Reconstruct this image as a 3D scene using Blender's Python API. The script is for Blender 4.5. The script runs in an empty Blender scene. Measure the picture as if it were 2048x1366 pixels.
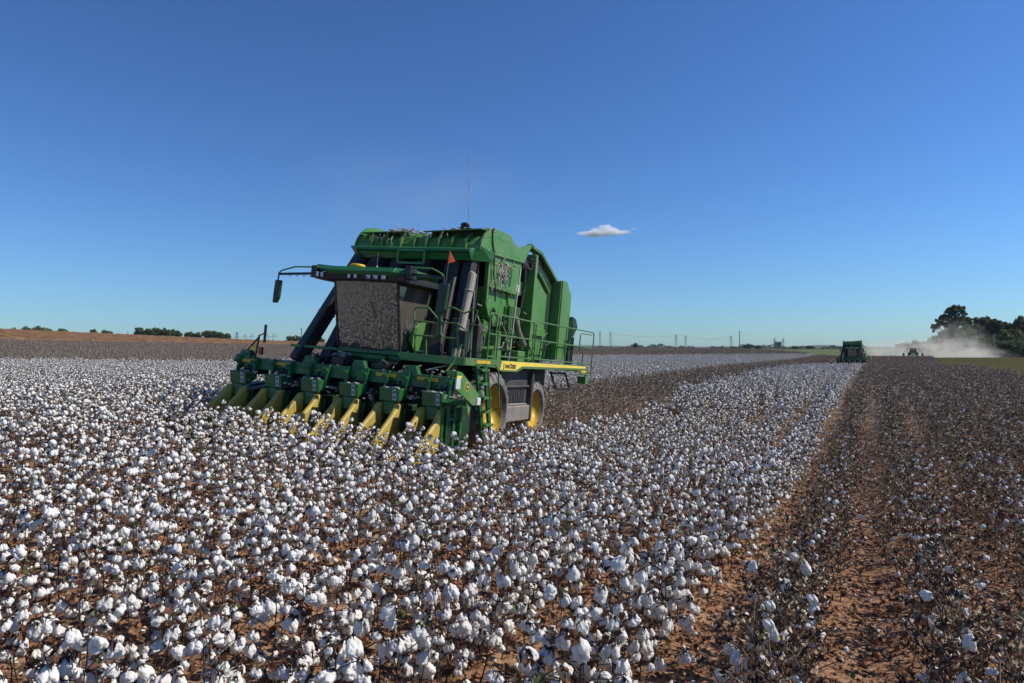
import bpy, math, random
import numpy as np
from mathutils import Vector, Matrix
R = math.radians
S = bpy.context.scene
COL = S.collection

# ---------------------------------------------------------------- camera
CAM_H = 2.25
cd = bpy.data.cameras.new('camera'); cam = bpy.data.objects.new('camera', cd); COL.objects.link(cam)
cam.location = (0, 0, CAM_H); cam.rotation_euler = (R(90), 0, 0)
cd.sensor_width = 36; cd.lens = 24.0; cd.shift_y = 14/2048
cd.clip_start = .1; cd.clip_end = 20000
S.camera = cam
S.render.resolution_x = 1024; S.render.resolution_y = 683

# ---------------------------------------------------------------- sky and sun
SUN_AZ, SUN_EL = 88.0, 42.0          # azimuth clockwise from the view axis (+Y), elevation
w = bpy.data.worlds.new('World'); S.world = w; w.use_nodes = True
nt = w.node_tree; nt.nodes.clear()
out = nt.nodes.new('ShaderNodeOutputWorld'); bg = nt.nodes.new('ShaderNodeBackground')
sky = nt.nodes.new('ShaderNodeTexSky'); sky.sky_type = 'NISHITA'; sky.sun_disc = False
sky.sun_elevation = R(SUN_EL); sky.sun_rotation = R(SUN_AZ)
sky.altitude = 0; sky.air_density = 1.0; sky.dust_density = 0.3; sky.ozone_density = 6
bg.inputs['Strength'].default_value = 0.1
# colour grade of the sky: a little more contrast and saturation than the raw model
v1 = nt.nodes.new('ShaderNodeVectorMath'); v1.operation = 'SCALE'; v1.inputs['Scale'].default_value = .1
ga = nt.nodes.new('ShaderNodeGamma'); ga.inputs['Gamma'].default_value = 1.24
v2 = nt.nodes.new('ShaderNodeVectorMath'); v2.operation = 'MULTIPLY'; v2.inputs[1].default_value = (7.9, 11.4, 14.4)
nt.links.new(sky.outputs[0], v1.inputs[0]); nt.links.new(v1.outputs[0], ga.inputs['Color']); nt.links.new(ga.outputs[0], v2.inputs[0])
nt.links.new(v2.outputs[0], bg.inputs[0]); nt.links.new(bg.outputs[0], out.inputs[0])
sl = bpy.data.lights.new('sun', 'SUN'); sl.energy = 5.0; sl.angle = R(.5); sl.color = (1, .94, .85)
so = bpy.data.objects.new('sun', sl); COL.objects.link(so)
sd = Vector((math.sin(R(SUN_AZ))*math.cos(R(SUN_EL)), math.cos(R(SUN_AZ))*math.cos(R(SUN_EL)), math.sin(R(SUN_EL))))
so.rotation_euler = sd.to_track_quat('Z', 'Y').to_euler(); so.location = (60, 10, 60)
S.view_settings.view_transform = 'Standard'; S.view_settings.look = 'None'
S.view_settings.gamma = 1; S.view_settings.use_curve_mapping = False
S.view_settings.exposure = 0.0
S.cycles.max_bounces = 8; S.cycles.diffuse_bounces = 3; S.cycles.glossy_bounces = 3
S.cycles.transparent_max_bounces = 16; S.cycles.volume_bounces = 8
S.cycles.volume_max_steps = 128

# ---------------------------------------------------------------- materials
def node_mat(name):
    m = bpy.data.materials.new(name); m.use_nodes = True
    return m, m.node_tree, m.node_tree.nodes['Principled BSDF']
def mat(name, col, rough=.6, metal=0, var=.25, scale=4, col2=None, detail=6, bump=0, bscale=60, spec=.5, coord='Object', lo=.35, hi=.7, trans=0):
    """procedural paint / metal / stuff: two colours mixed by noise, optional bump"""
    m, t, p = node_mat(name)
    tc = t.nodes.new('ShaderNodeTexCoord')
    n = t.nodes.new('ShaderNodeTexNoise'); n.inputs['Scale'].default_value = scale; n.inputs['Detail'].default_value = detail
    n.inputs['Roughness'].default_value = .65
    t.links.new(tc.outputs[coord], n.inputs['Vector'])
    mr = t.nodes.new('ShaderNodeMapRange'); mr.inputs[1].default_value = lo; mr.inputs[2].default_value = hi
    t.links.new(n.outputs['Fac'], mr.inputs[0])
    mx = t.nodes.new('ShaderNodeMix'); mx.data_type = 'RGBA'
    if col2 is None: col2 = tuple(c*(1-var) for c in col)
    mx.inputs[6].default_value = (*col, 1); mx.inputs[7].default_value = (*col2, 1)
    t.links.new(mr.outputs[0], mx.inputs[0]); t.links.new(mx.outputs[2], p.inputs['Base Color'])
    p.inputs['Roughness'].default_value = rough; p.inputs['Metallic'].default_value = metal
    p.inputs['Specular IOR Level'].default_value = spec
    if bump:
        b = t.nodes.new('ShaderNodeTexNoise'); b.inputs['Scale'].default_value = bscale; b.inputs['Detail'].default_value = 5
        t.links.new(tc.outputs[coord], b.inputs['Vector'])
        bp = t.nodes.new('ShaderNodeBump'); bp.inputs['Strength'].default_value = bump; bp.inputs['Distance'].default_value = .01
        t.links.new(b.outputs['Fac'], bp.inputs['Height']); t.links.new(bp.outputs[0], p.inputs['Normal'])
    if trans:
        tr = t.nodes.new('ShaderNodeBsdfTranslucent'); ms = t.nodes.new('ShaderNodeMixShader'); ms.inputs[0].default_value = trans
        t.links.new(mx.outputs[2], tr.inputs['Color'])
        o = t.nodes['Material Output']
        t.links.new(p.outputs[0], ms.inputs[1]); t.links.new(tr.outputs[0], ms.inputs[2]); t.links.new(ms.outputs[0], o.inputs['Surface'])
    return m
M = {}
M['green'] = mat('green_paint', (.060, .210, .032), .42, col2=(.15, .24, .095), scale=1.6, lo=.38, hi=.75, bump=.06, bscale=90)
M['green_clean_shaded'] = mat('clean_shaded_green_paint', (.016, .115, .030), .38, col2=(.045, .12, .045), scale=2.5, lo=.5, hi=.9)  # less dusty green, darkened so the shade on the front is in its colour
M['green_dusty'] = mat('dusty_green_paint', (.045, .160, .034), .6, col2=(.16, .17, .09), scale=3, lo=.4, hi=.85)
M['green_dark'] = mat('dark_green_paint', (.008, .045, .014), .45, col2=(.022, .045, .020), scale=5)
M['yellow'] = mat('yellow_paint', (.78, .46, .012), .45, col2=(.50, .30, .03), scale=4)
M['snout'] = mat('worn_yellow_plastic', (.50, .36, .055), .5, col2=(.30, .22, .08), scale=5, lo=.4, hi=.8, bump=.1, bscale=40)
M['decal'] = mat('yellow_decal', (.85, .66, .08), .5, col2=(.70, .54, .10), scale=3)
M['black'] = mat('black_metal', (.014, .014, .015), .5, col2=(.05, .045, .035), scale=6, lo=.45, hi=.9)
M['duct'] = mat('black_duct_plastic', (.020, .019, .019), .6, col2=(.055, .048, .040), scale=2.5, lo=.4, hi=.9)
M['duct_lit'] = mat('sunlit_grey_duct', (.36, .31, .25), .75, col2=(.26, .22, .18), scale=3)  # pale duct colour that carries the sunlight on the duct edge
M['rubber'] = mat('dusty_tyre_rubber', (.075, .070, .066), .85, col2=(.24, .215, .19), scale=3, lo=.3, hi=.65)
M['tank'] = mat('dusty_grey_tank', (.26, .235, .20), .6, col2=(.17, .15, .12), scale=3)
M['shroud'] = mat('dark_grey_shroud', (.040, .037, .035), .6, col2=(.10, .09, .08), scale=3, lo=.4, hi=.9)
M['steel'] = mat('grey_steel', (.28, .27, .25), .4, metal=.6, scale=8)
M['orange'] = mat('orange_fabric', (1.0, .36, .18), .7, scale=9, trans=.6)
M['red'] = mat('red_lens', (.35, .02, .01), .3)
M['white'] = mat('white_sticker', (.62, .64, .66), .5)
M['blue_grey'] = mat('blue_sticker_print', (.10, .14, .30), .5)
M['ink'] = mat('black_print', (.012, .012, .010), .6)
M['lint'] = mat('cotton_lint', (.62, .58, .50), .95, col2=(.40, .36, .30), scale=30, trans=.2)
M['lamp'] = mat('lamp_lens', (.70, .70, .68), .15, spec=.8)
M['seat'] = mat('dark_seat_fabric', (.03, .03, .035), .9)
M['glint'] = M['steel']
def glass_mat(name, tint, refl, rough=.03):
    m, t, p = node_mat(name)
    gl = t.nodes.new('ShaderNodeBsdfGlossy'); gl.inputs['Roughness'].default_value = rough; gl.inputs['Color'].default_value = (.95, .95, .95, 1)
    tr = t.nodes.new('ShaderNodeBsdfTransparent'); tr.inputs['Color'].default_value = (*tint, 1)
    ms = t.nodes.new('ShaderNodeMixShader'); ms.inputs[0].default_value = refl
    t.links.new(tr.outputs[0], ms.inputs[1]); t.links.new(gl.outputs[0], ms.inputs[2])
    # film of dust on the pane
    df = t.nodes.new('ShaderNodeBsdfDiffuse'); df.inputs['Color'].default_value = (.38, .34, .29, 1)
    m2 = t.nodes.new('ShaderNodeMixShader'); m2.inputs[0].default_value = .20
    t.links.new(ms.outputs[0], m2.inputs[1]); t.links.new(df.outputs[0], m2.inputs[2])
    t.links.new(m2.outputs[0], t.nodes['Material Output'].inputs['Surface'])
    return m
M['windshield'] = glass_mat('windshield_glass', (.06, .065, .065), .17, .015)
M['side_glass'] = glass_mat('side_glass', (.13, .15, .15), .12, .02)
# plants
def cotton_mat():
    m, t, p = node_mat('cotton_fibre')
    tc = t.nodes.new('ShaderNodeTexCoord')
    n = t.nodes.new('ShaderNodeTexNoise'); n.inputs['Scale'].default_value = 55; n.inputs['Detail'].default_value = 6
    t.links.new(tc.outputs['Object'], n.inputs['Vector'])
    cr = t.nodes.new('ShaderNodeValToRGB')
    cr.color_ramp.elements[0].position = .30; cr.color_ramp.elements[0].color = (.72, .64, .52, 1)
    cr.color_ramp.elements[1].position = .52; cr.color_ramp.elements[1].color = (.89, .87, .825, 1)
    t.links.new(n.outputs['Fac'], cr.inputs[0]); t.links.new(cr.outputs[0], p.inputs['Base Color'])
    p.inputs['Roughness'].default_value = 1; p.inputs['Specular IOR Level'].default_value = .05
    b = t.nodes.new('ShaderNodeTexNoise'); b.inputs['Scale'].default_value = 230; b.inputs['Detail'].default_value = 8; b.inputs['Roughness'].default_value = .7; b.inputs['Distortion'].default_value = .4
    t.links.new(tc.outputs['Object'], b.inputs['Vector'])
    bp = t.nodes.new('ShaderNodeBump'); bp.inputs['Strength'].default_value = .5; bp.inputs['Distance'].default_value = .003
    t.links.new(b.outputs['Fac'], bp.inputs['Height']); t.links.new(bp.outputs[0], p.inputs['Normal'])
    tr = t.nodes.new('ShaderNodeBsdfTranslucent'); tr.inputs['Color'].default_value = (.85, .84, .82, 1)
    ms = t.nodes.new('ShaderNodeMixShader'); ms.inputs[0].default_value = .22
    t.links.new(p.outputs[0], ms.inputs[1]); t.links.new(tr.outputs[0], ms.inputs[2])
    t.links.new(ms.outputs[0], t.nodes['Material Output'].inputs['Surface'])
    return m
M['cotton'] = cotton_mat()
M['stem'] = mat('cotton_stalk', (.038, .020, .013), .85, col2=(.085, .050, .034), scale=30)
M['stalk'] = mat('picked_stalk', (.085, .058, .040), .85, col2=(.21, .155, .11), scale=30)
M['bur'] = mat('dry_bur', (.075, .040, .024), .9, col2=(.030, .018, .013), scale=60)
M['bur_pale'] = mat('weathered_bur', (.60, .49, .34), .85, col2=(.24, .13, .07), scale=40, lo=.4, hi=.65)
M['leaf_dry'] = mat('dry_leaf', (.19, .080, .034), .85, col2=(.07, .036, .020), scale=25, trans=.15)
M['leaf_green'] = mat('green_leaf', (.075, .120, .030), .7, col2=(.14, .13, .04), scale=20, trans=.2)
M['clod'] = mat('soil_clod', (.36, .155, .070), 1, col2=(.20, .085, .042), scale=12, bump=.4, bscale=80)
M['bark'] = mat('tree_bark', (.075, .058, .045), .95, scale=3)
def foliage(name, a, b, sc=.35):
    return mat(name, a, .75, col2=b, scale=sc, detail=3, lo=.38, hi=.62, trans=.12, spec=.25)
M['fol_dark'] = foliage('dark_foliage', (.042, .072, .026), (.080, .105, .030))
M['fol_mid'] = foliage('mid_foliage', (.070, .100, .028), (.14, .145, .038))
M['fol_far'] = foliage('far_foliage', (.040, .060, .032), (.060, .075, .036), .1)

# ---------------------------------------------------------------- mesh builder
_ico = {}
def ico(level):
    if level in _ico: return _ico[level]
    p = (1+5**.5)/2
    v = [(-1,p,0),(1,p,0),(-1,-p,0),(1,-p,0),(0,-1,p),(0,1,p),(0,-1,-p),(0,1,-p),(p,0,-1),(p,0,1),(-p,0,-1),(-p,0,1)]
    v = [tuple(np.array(q)/np.linalg.norm(q)) for q in v]
    f = [(0,11,5),(0,5,1),(0,1,7),(0,7,10),(0,10,11),(1,5,9),(5,11,4),(11,10,2),(10,7,6),(7,1,8),(3,9,4),(3,4,2),(3,2,6),(3,6,8),(3,8,9),(4,9,5),(2,4,11),(6,2,10),(8,6,7),(9,8,1)]
    for _ in range(level):
        c = {}; nf = []
        def mid(i, j):
            k = (min(i,j), max(i,j))
            if k not in c:
                q = np.array(v[i])+np.array(v[j]); v.append(tuple(q/np.linalg.norm(q))); c[k] = len(v)-1
            return c[k]
        for a, b, d in f:
            x, y, z = mid(a,b), mid(b,d), mid(d,a); nf += [(a,x,z),(b,y,x),(d,z,y),(x,y,z)]
        f = nf
    _ico[level] = (np.array(v), np.array(f)); return _ico[level]

class MB:
    def __init__(s): s.v = []; s.f = []; s.m = []; s.n = 0
    def add(s, verts, faces, mi=0):
        b = s.n; s.v.extend([tuple(map(float, q)) for q in verts]); s.n += len(verts)
        s.f.extend([tuple(int(i)+b for i in q) for q in faces]); s.m.extend([mi]*len(faces)); return s
    def box(s, lo, hi, mi=0):
        x0,y0,z0 = lo; x1,y1,z1 = hi
        return s.add([(x0,y0,z0),(x1,y0,z0),(x1,y1,z0),(x0,y1,z0),(x0,y0,z1),(x1,y0,z1),(x1,y1,z1),(x0,y1,z1)],
            [(0,3,2,1),(4,5,6,7),(0,1,5,4),(1,2,6,5),(2,3,7,6),(3,0,4,7)], mi)
    def prism(s, poly, a0, a1, axis='a', mi=0):
        """polygon extruded between a0 and a1; axis a: poly=(b,z); axis b: poly=(a,z); axis z: poly=(a,b)"""
        def P(u, v, k): return {'a': (k,u,v), 'b': (u,k,v), 'z': (u,v,k)}[axis]
        n = len(poly); vs = [P(*q, a0) for q in poly]+[P(*q, a1) for q in poly]
        fs = [tuple(range(n))[::-1], tuple(range(n, 2*n))]+[(i, (i+1)%n, n+(i+1)%n, n+i) for i in range(n)]
        return s.add(vs, fs, mi)
    def tube(s, pts, r, n=6, mi=0, cap=True):
        pts = [Vector(p) for p in pts]; k = len(pts)
        rs = r if hasattr(r, '__len__') else [r]*k
        vs = []; prev = None
        for i, p in enumerate(pts):
            d = (pts[min(i+1, k-1)]-pts[max(i-1, 0)]); d = d.normalized() if d.length > 1e-9 else Vector((0,0,1))
            u = prev if prev is not None else (Vector((0,0,1)) if abs(d.z) < .9 else Vector((1,0,0)))
            u = (u-d*u.dot(d)); u = u.normalized() if u.length > 1e-6 else d.orthogonal().normalized()
            prev = u; q = d.cross(u)
            for j in range(n):
                t = 2*math.pi*j/n; vs.append(p+(u*math.cos(t)+q*math.sin(t))*rs[i])
        fs = [(i*n+j, i*n+(j+1)%n, (i+1)*n+(j+1)%n, (i+1)*n+j) for i in range(k-1) for j in range(n)]
        if cap: fs += [tuple(range(n))[::-1], tuple(range((k-1)*n, k*n))]
        return s.add(vs, fs, mi)
    def beam(s, p0, p1, w_, h_, mi=0, up=(0,0,1)):
        p0, p1 = Vector(p0), Vector(p1); d = (p1-p0).normalized(); u = Vector(up)
        if abs(d.dot(u)) > .95: u = Vector((0,1,0))
        x = d.cross(u).normalized(); y = x.cross(d).normalized(); vs = []
        for p in (p0, p1):
            for a, b in ((-1,-1),(1,-1),(1,1),(-1,1)): vs.append(p+x*a*w_/2+y*b*h_/2)
        return s.add(vs, [(0,1,2,3),(7,6,5,4),(0,4,5,1),(1,5,6,2),(2,6,7,3),(3,7,4,0)], mi)
    def lathe(s, prof, c, n=28, mi=0, axis='a'):
        """prof = (offset along axis, radius)"""
        vs = []; c = Vector(c)
        for o, r in prof:
            for j in range(n):
                t = 2*math.pi*j/n; q = {'a': (o, r*math.cos(t), r*math.sin(t)), 'z': (r*math.cos(t), r*math.sin(t), o), 'b': (r*math.cos(t), o, r*math.sin(t))}[axis]
                vs.append(c+Vector(q))
        k = len(prof)
        fs = [(i*n+j, i*n+(j+1)%n, (i+1)*n+(j+1)%n, (i+1)*n+j) for i in range(k-1) for j in range(n)]
        fs += [tuple(range(n))[::-1], tuple(range((k-1)*n, k*n))]
        return s.add(vs, fs, mi)
    def blob(s, c, r, level=2, rng=random, amp=.15, mi=0, rot=None, freq=3., fuzz=0, drop=0):
        v, f = ico(level); ph = [rng.uniform(0, 6.3) for _ in range(6)]
        d = 1+amp*(np.sin(freq*v[:,0]+ph[0])*np.sin(freq*1.1*v[:,1]+ph[1])+np.sin(freq*1.7*v[:,2]+ph[2])*np.cos(freq*1.6*v[:,0]+ph[3])+.5*np.sin(freq*3.1*v[:,1]+ph[4])*np.sin(freq*3.3*v[:,2]+ph[5]))
        if fuzz: d = d+fuzz*(np.sin(freq*5.1*v[:,0]+ph[1])*np.sin(freq*4.7*v[:,1]+ph[2])+np.sin(freq*6.3*v[:,2]+ph[3])*.7)+fuzz*.55*np.array([rng.uniform(-1, 1) for _ in range(len(v))])
        q = v*d[:,None]*np.array(r)
        if drop: q[:,:2] *= (1-drop*v[:,2])[:,None]
        if rot is not None: q = q@np.array(rot.to_3x3()).T
        return s.add(q+np.array(c), f, mi)
    def mesh(s, name, mats, smooth=False):
        me = bpy.data.meshes.new(name); me.from_pydata(s.v, [], s.f)
        for m in (mats if isinstance(mats, (list, tuple)) else [mats]): me.materials.append(m)
        if len(me.materials) > 1: me.polygons.foreach_set('material_index', s.m)
        import bmesh
        if s.n < 60000:
            bm = bmesh.new(); bm.from_mesh(me); bmesh.ops.recalc_face_normals(bm, faces=bm.faces); bm.to_mesh(me); bm.free()
        if smooth: me.polygons.foreach_set('use_smooth', [True]*len(me.polygons))
        me.update(); return me
    def build(s, name, mats, parent=None, smooth=False, bevel=0, col=None):
        o = bpy.data.objects.new(name, s.mesh(name, mats, smooth)); (col or COL).objects.link(o)
        if parent is not None: o.parent = parent
        if bevel:
            b = o.modifiers.new('bevel', 'BEVEL'); b.width = bevel; b.segments = 1; b.limit_method = 'ANGLE'; b.angle_limit = R(40)
        return o
def tag(o, label=None, cat=None, group=None, kind=None):
    if label: o['label'] = label
    if cat: o['category'] = cat
    if group: o['group'] = group
    if kind: o['kind'] = kind
    return o
def empty(name, loc=(0,0,0)):
    o = bpy.data.objects.new(name, None); COL.objects.link(o); o.location = loc; o.empty_display_size = .1; return o
def copy_tree(o, parent=None):
    c = o.copy(); COL.objects.link(c)
    if parent is not None: c.parent = parent
    for ch in list(o.children): copy_tree(ch, c)
    return c

# ---------------------------------------------------------------- terrain
ROW = R(27.75); rs_, rc_ = math.sin(ROW), math.cos(ROW)
PITCH = .965
def row_w(x, y): return x*rc_-y*rs_           # across the rows, + to the right
def row_t(x, y): return x*rs_+y*rc_           # along the rows, + away
def row_xy(w_, t_): return t_*rs_+w_*rc_, t_*rc_-w_*rs_
# pose of the near picker: it stands on ground that falls to its left side and rear
PO = np.array([-3.75, 13.96, .12])
_y, _r, _p = R(22.1), R(4.25), R(2.57)
_a = np.array([math.cos(_y), -math.sin(_y), 0]); _b = np.array([math.sin(_y), math.cos(_y), 0]); _z = np.array([0,0,1.])
A2 = _a*math.cos(_r)-_z*math.sin(_r); Z2 = _z*math.cos(_r)+_a*math.sin(_r)
B2 = _b*math.cos(_p)-Z2*math.sin(_p); Z3 = Z2*math.cos(_p)+_b*math.sin(_p)
def sm(e0, e1, x):
    t = np.clip((x-e0)/(e1-e0), 0, 1); return t*t*(3-2*t)
def mach_ab(x, y):
    dx, dy = x-PO[0], y-PO[1]; return dx*_a[0]+dy*_a[1], dx*_b[0]+dy*_b[1]
def terrain(x, y):
    x = np.asarray(x, float); y = np.asarray(y, float)
    w_, t_ = row_w(x, y), row_t(x, y)
    g = np.interp(-w_, [0, 35, 70, 110, 170, 225, 280, 330, 900], [0, .08, .5, 1.35, 3.1, 5.9, 8.5, 8.6, -2.])
    z = g*np.clip(1-(t_-135)*.003, .12, 1.25)
    z = z-1.5*sm(50, 128, y)*(1-.75*sm(140, 170, y))*sm(-15, -5, w_)
    z = z-1.0*sm(176, 194, y)*sm(-20, -5, w_)
    z = z+1.45*sm(140, 400, y)*sm(-10, -40, w_)*sm(-190, -120, w_)
    ma, mb = mach_ab(x, y)
    pl = PO[2]-math.tan(_r)*ma-math.tan(_p)*mb
    d = np.sqrt((ma)**2+(mb-3.5)**2)
    k = sm(13.5, 5.5, d)
    return z*(1-k)+pl*k
def tz(x, y): return float(terrain(x, y))

def field_kind(x, y):
    """0 nothing, 1 cotton still on the plant, 2 picked cotton, 3 stubble rows on the right"""
    w_, t_ = row_w(x, y), row_t(x, y); k = np.round((w_+.46)/PITCH)
    ma, mb = mach_ab(x, y)
    sl = x/np.maximum(y, .5)
    yb = np.interp(sl, [-.9, -.75, -.4, .129, .45, .9], [58, 60, 62, 128, 185, 185])
    kind = np.where(k <= -1, 1, 2)
    kind = np.where((k <= -7) & (k >= -12) & (mb > -.05), 2, kind)
    kind = np.where((y > yb) & (k < -6), 2, kind)
    kind = np.where((k >= -6) & (k <= -1) & (t_ > FAR_T+.5), 2, kind)
    kind = np.where((w_ > 8.0+np.clip(y-37, 0, 130)*.045), 3, kind)
    kind = np.where(w_ < -171, 0, kind)
    kind = np.where((kind == 2) & (w_ > -20) & (y > 177), 0, kind)
    kind = np.where(y > np.interp(sl, [-.9, .1, .28, .42, .5, .6], [400, 398, 390, 260, 200, 177]), 0, kind)
    # nothing stands inside the header or under the wheels of the near picker
    kind = np.where((np.abs(ma) < 3.0) & (mb > -.70) & (mb < 1.3), 0, kind)
    kind = np.where((np.abs(ma) < 2.75) & (np.abs(ma) > 1.9) & (mb > 1.3) & (mb < 7.0), 0, kind)
    return kind
FAR_T = 150.5
# ---------------------------------------------------------------- ground: one sheet to the horizon
def make_ground():
    rs = [.4]; 
    while rs[-1] < 2330: rs.append(rs[-1]+max(.045 if rs[-1] < 14 else .1, .02*rs[-1]*(1 if rs[-1] < 400 else 3)))
    rs = np.array(rs)
    front = np.radians(np.arange(-52, 52.01, .22)); back = np.radians(np.arange(56, 305, 6.))
    an = np.concatenate([front, back]); nr, na = len(rs), len(an)
    X = np.outer(rs, np.sin(an)); Y = np.outer(rs, np.cos(an))
    Z = terrain(X, Y)
    w_ = row_w(X, Y)
    near = np.clip(1-rs/45, 0, 1)[:,None]
    # beds are a little higher than the furrows, with wheel-rolled crumbs
    Z = Z+near*(.035*np.cos(2*math.pi*(w_+.46)/PITCH))
    rng = np.random.default_rng(5)
    def vn(scale, seed):
        g = np.random.default_rng(seed).random((256,256))
        u, v = X/scale, Y/scale; i, j = np.floor(u).astype(int), np.floor(v).astype(int); a, b = u-i, v-j
        a = a*a*(3-2*a); b = b*b*(3-2*b); G = lambda p, q: g[p%256, q%256]
        return G(i,j)*(1-a)*(1-b)+G(i+1,j)*a*(1-b)+G(i,j+1)*(1-a)*b+G(i+1,j+1)*a*b-.5
    Z = Z+near*(.05*vn(.45, 1)+.035*vn(.16, 2)+.022*vn(.07, 3))
    Z = Z+np.clip(rs/300-.2, 0, 1)[:,None]*(.5*vn(60, 4))*(rs < 1500)[:,None]
    vs = np.stack([X, Y, Z], -1).reshape(-1, 3); vs = np.vstack([vs, [0, 0, 0]])
    i = np.arange(nr-1)[:,None]*na; j = np.arange(na)[None,:]; jn = (j+1)%na
    fs = np.stack([i+j, i+na+j, i+na+jn, i+jn], -1).reshape(-1, 4)
    me = bpy.data.meshes.new('ground'); nv = len(vs)
    c = nr*na
    tri = np.stack([np.full(na, c), np.arange(na), (np.arange(na)+1)%na], -1)
    me.vertices.add(nv); me.vertices.foreach_set('co', vs.ravel())
    loops = np.concatenate([fs.ravel(), tri.ravel()]); me.loops.add(len(loops)); me.loops.foreach_set('vertex_index', loops)
    st = np.concatenate([np.arange(len(fs))*4, len(fs)*4+np.arange(na)*3]); me.polygons.add(len(st)); me.polygons.foreach_set('loop_start', st)
    me.update(calc_edges=True); me.validate()
    me.polygons.foreach_set('use_smooth', [True]*len(me.polygons))
    # which crop or cover the soil carries: R = mown grass, G = field covered by crop residue, B = bare dirt track
    x, y = vs[:,0], vs[:,1]; ww = row_w(x, y); k = field_kind(x, y)
    grass = np.where((k == 0) & (y > 150) & (ww > -160), 1., 0.); grass = np.where(ww < -173, 1., grass); grass = np.where((y > 196) & (ww > 6), 1., grass)
    res = np.where(k > 0, 1., 0.)*np.clip((np.hypot(x, y)-8)/22, 0, 1)**.7*np.where(k == 1, .85, 1)
    dirt = np.where((y > 178) & (y < 196) & (ww > -6), 1., 0.)
    grass = np.where(dirt > 0, 0, grass)
    ca = me.color_attributes.new('cover', 'FLOAT_COLOR', 'POINT')
    ca.data.foreach_set('color', np.stack([grass, res, dirt, np.where(k == 3, .7, 0.)], -1).ravel())
    m, t, p = node_mat('red_clay_soil')
    tc = t.nodes.new('ShaderNodeTexCoord')
    def noise(sc, det=8, ro=.6, dist=0):
        n = t.nodes.new('ShaderNodeTexNoise'); n.inputs['Scale'].default_value = sc; n.inputs['Detail'].default_value = det
        n.inputs['Roughness'].default_value = ro; n.inputs['Distortion'].default_value = dist
        t.links.new(tc.outputs['Object'], n.inputs['Vector']); return n.outputs['Fac']
    def ramp(src, els):
        r = t.nodes.new('ShaderNodeValToRGB'); r.color_ramp.elements[0].position = els[0][0]; r.color_ramp.elements[0].color = (*els[0][1], 1)
        r.color_ramp.elements[1].position = els[-1][0]; r.color_ramp.elements[1].color = (*els[-1][1], 1)
        for po, co in els[1:-1]: e = r.color_ramp.elements.new(po); e.color = (*co, 1)
        t.links.new(src, r.inputs[0]); return r.outputs[0]
    def mix(f, a, b, mode='MIX'):
        x_ = t.nodes.new('ShaderNodeMix'); x_.data_type = 'RGBA'; x_.blend_type = mode
        for s_, v_ in ((0, f), (6, a), (7, b)):
            if isinstance(v_, (int, float)): x_.inputs[s_].default_value = v_
            elif isinstance(v_, tuple): x_.inputs[s_].default_value = (*v_, 1)
            else: t.links.new(v_, x_.inputs[s_])
        return x_.outputs[2]
    soil = ramp(noise(2.2, 10, .65), [(.32, (.25, .130, .072)), (.5, (.43, .24, .135)), (.66, (.56, .36, .22))])
    crumbs = ramp(noise(26, 8, .7), [(.36, (.10, .045, .028)), (.5, (1, 1, 1)), (.8, (1, 1, 1))])
    soil = mix(.75, soil, crumbs, 'MULTIPLY')
    litter = ramp(noise(9, 9, .75, .6), [(.49, (0, 0, 0)), (.60, (1, 1, 1))])
    soil = mix(litter, soil, (.085, .045, .026))
    at = t.nodes.new('ShaderNodeVertexColor'); at.layer_name = 'cover'
    sp = t.nodes.new('ShaderNodeSeparateColor'); t.links.new(at.outputs['Color'], sp.inputs[0])
    resid = ramp(noise(3, 8, .8), [(.35, (.10, .068, .048)), (.6, (.23, .165, .12))])
    soil = mix(sp.outputs[1], soil, resid)
    gr = ramp(noise(.05, 8, .7), [(.35, (.065, .10, .028)), (.65, (.12, .14, .05))])
    soil = mix(sp.outputs[0], soil, gr)
    soil = mix(at.outputs['Alpha'], soil, (.34, .30, .15))
    soil = mix(sp.outputs[2], soil, (.42, .30, .20))
    t.links.new(soil, p.inputs['Base Color']); p.inputs['Roughness'].default_value = 1; p.inputs['Specular IOR Level'].default_value = .1
    bp = t.nodes.new('ShaderNodeBump'); bp.inputs['Strength'].default_value = .9; bp.inputs['Distance'].default_value = .03
    t.links.new(noise(24, 10, .75), bp.inputs['Height']); t.links.new(bp.outputs[0], p.inputs['Normal'])
    me.materials.append(m)
    o = bpy.data.objects.new('ground', me); COL.objects.link(o); tag(o, kind='structure')
    return o
make_ground()

# far low hills behind everything
def hills():
    m = mat('hill_woods', (.035, .055, .030), .9, col2=(.055, .070, .035), scale=.01)
    b = MB(); rng = random.Random(8)
    for cx, cy, wx, hh in ((1350, 2000, 300, 23), (1000, 2150, 420, 15), (1750, 2000, 300, 40), (200, 2200, 800, 15), (700, 2180, 500, 12)):
        n = 24; vs = []; fs = []
        for i in range(n+1):
            for j in range(5):
                u = i/n*2-1; prof = [(-120, 0), (-60, .7), (0, 1), (60, .7), (120, 0)][j]
                vs.append((cx+u*wx, cy+prof[0], -4+hh*prof[1]*max(0, 1-u*u)*(1+.10*math.sin(9*u+j)+.05*rng.uniform(-1, 1))))
        for i in range(n):
            for j in range(4): fs.append((i*5+j, (i+1)*5+j, (i+1)*5+j+1, i*5+j+1))
        b.add(vs, fs)
    tag(b.build('hills', m), kind='structure')
hills()

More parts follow.
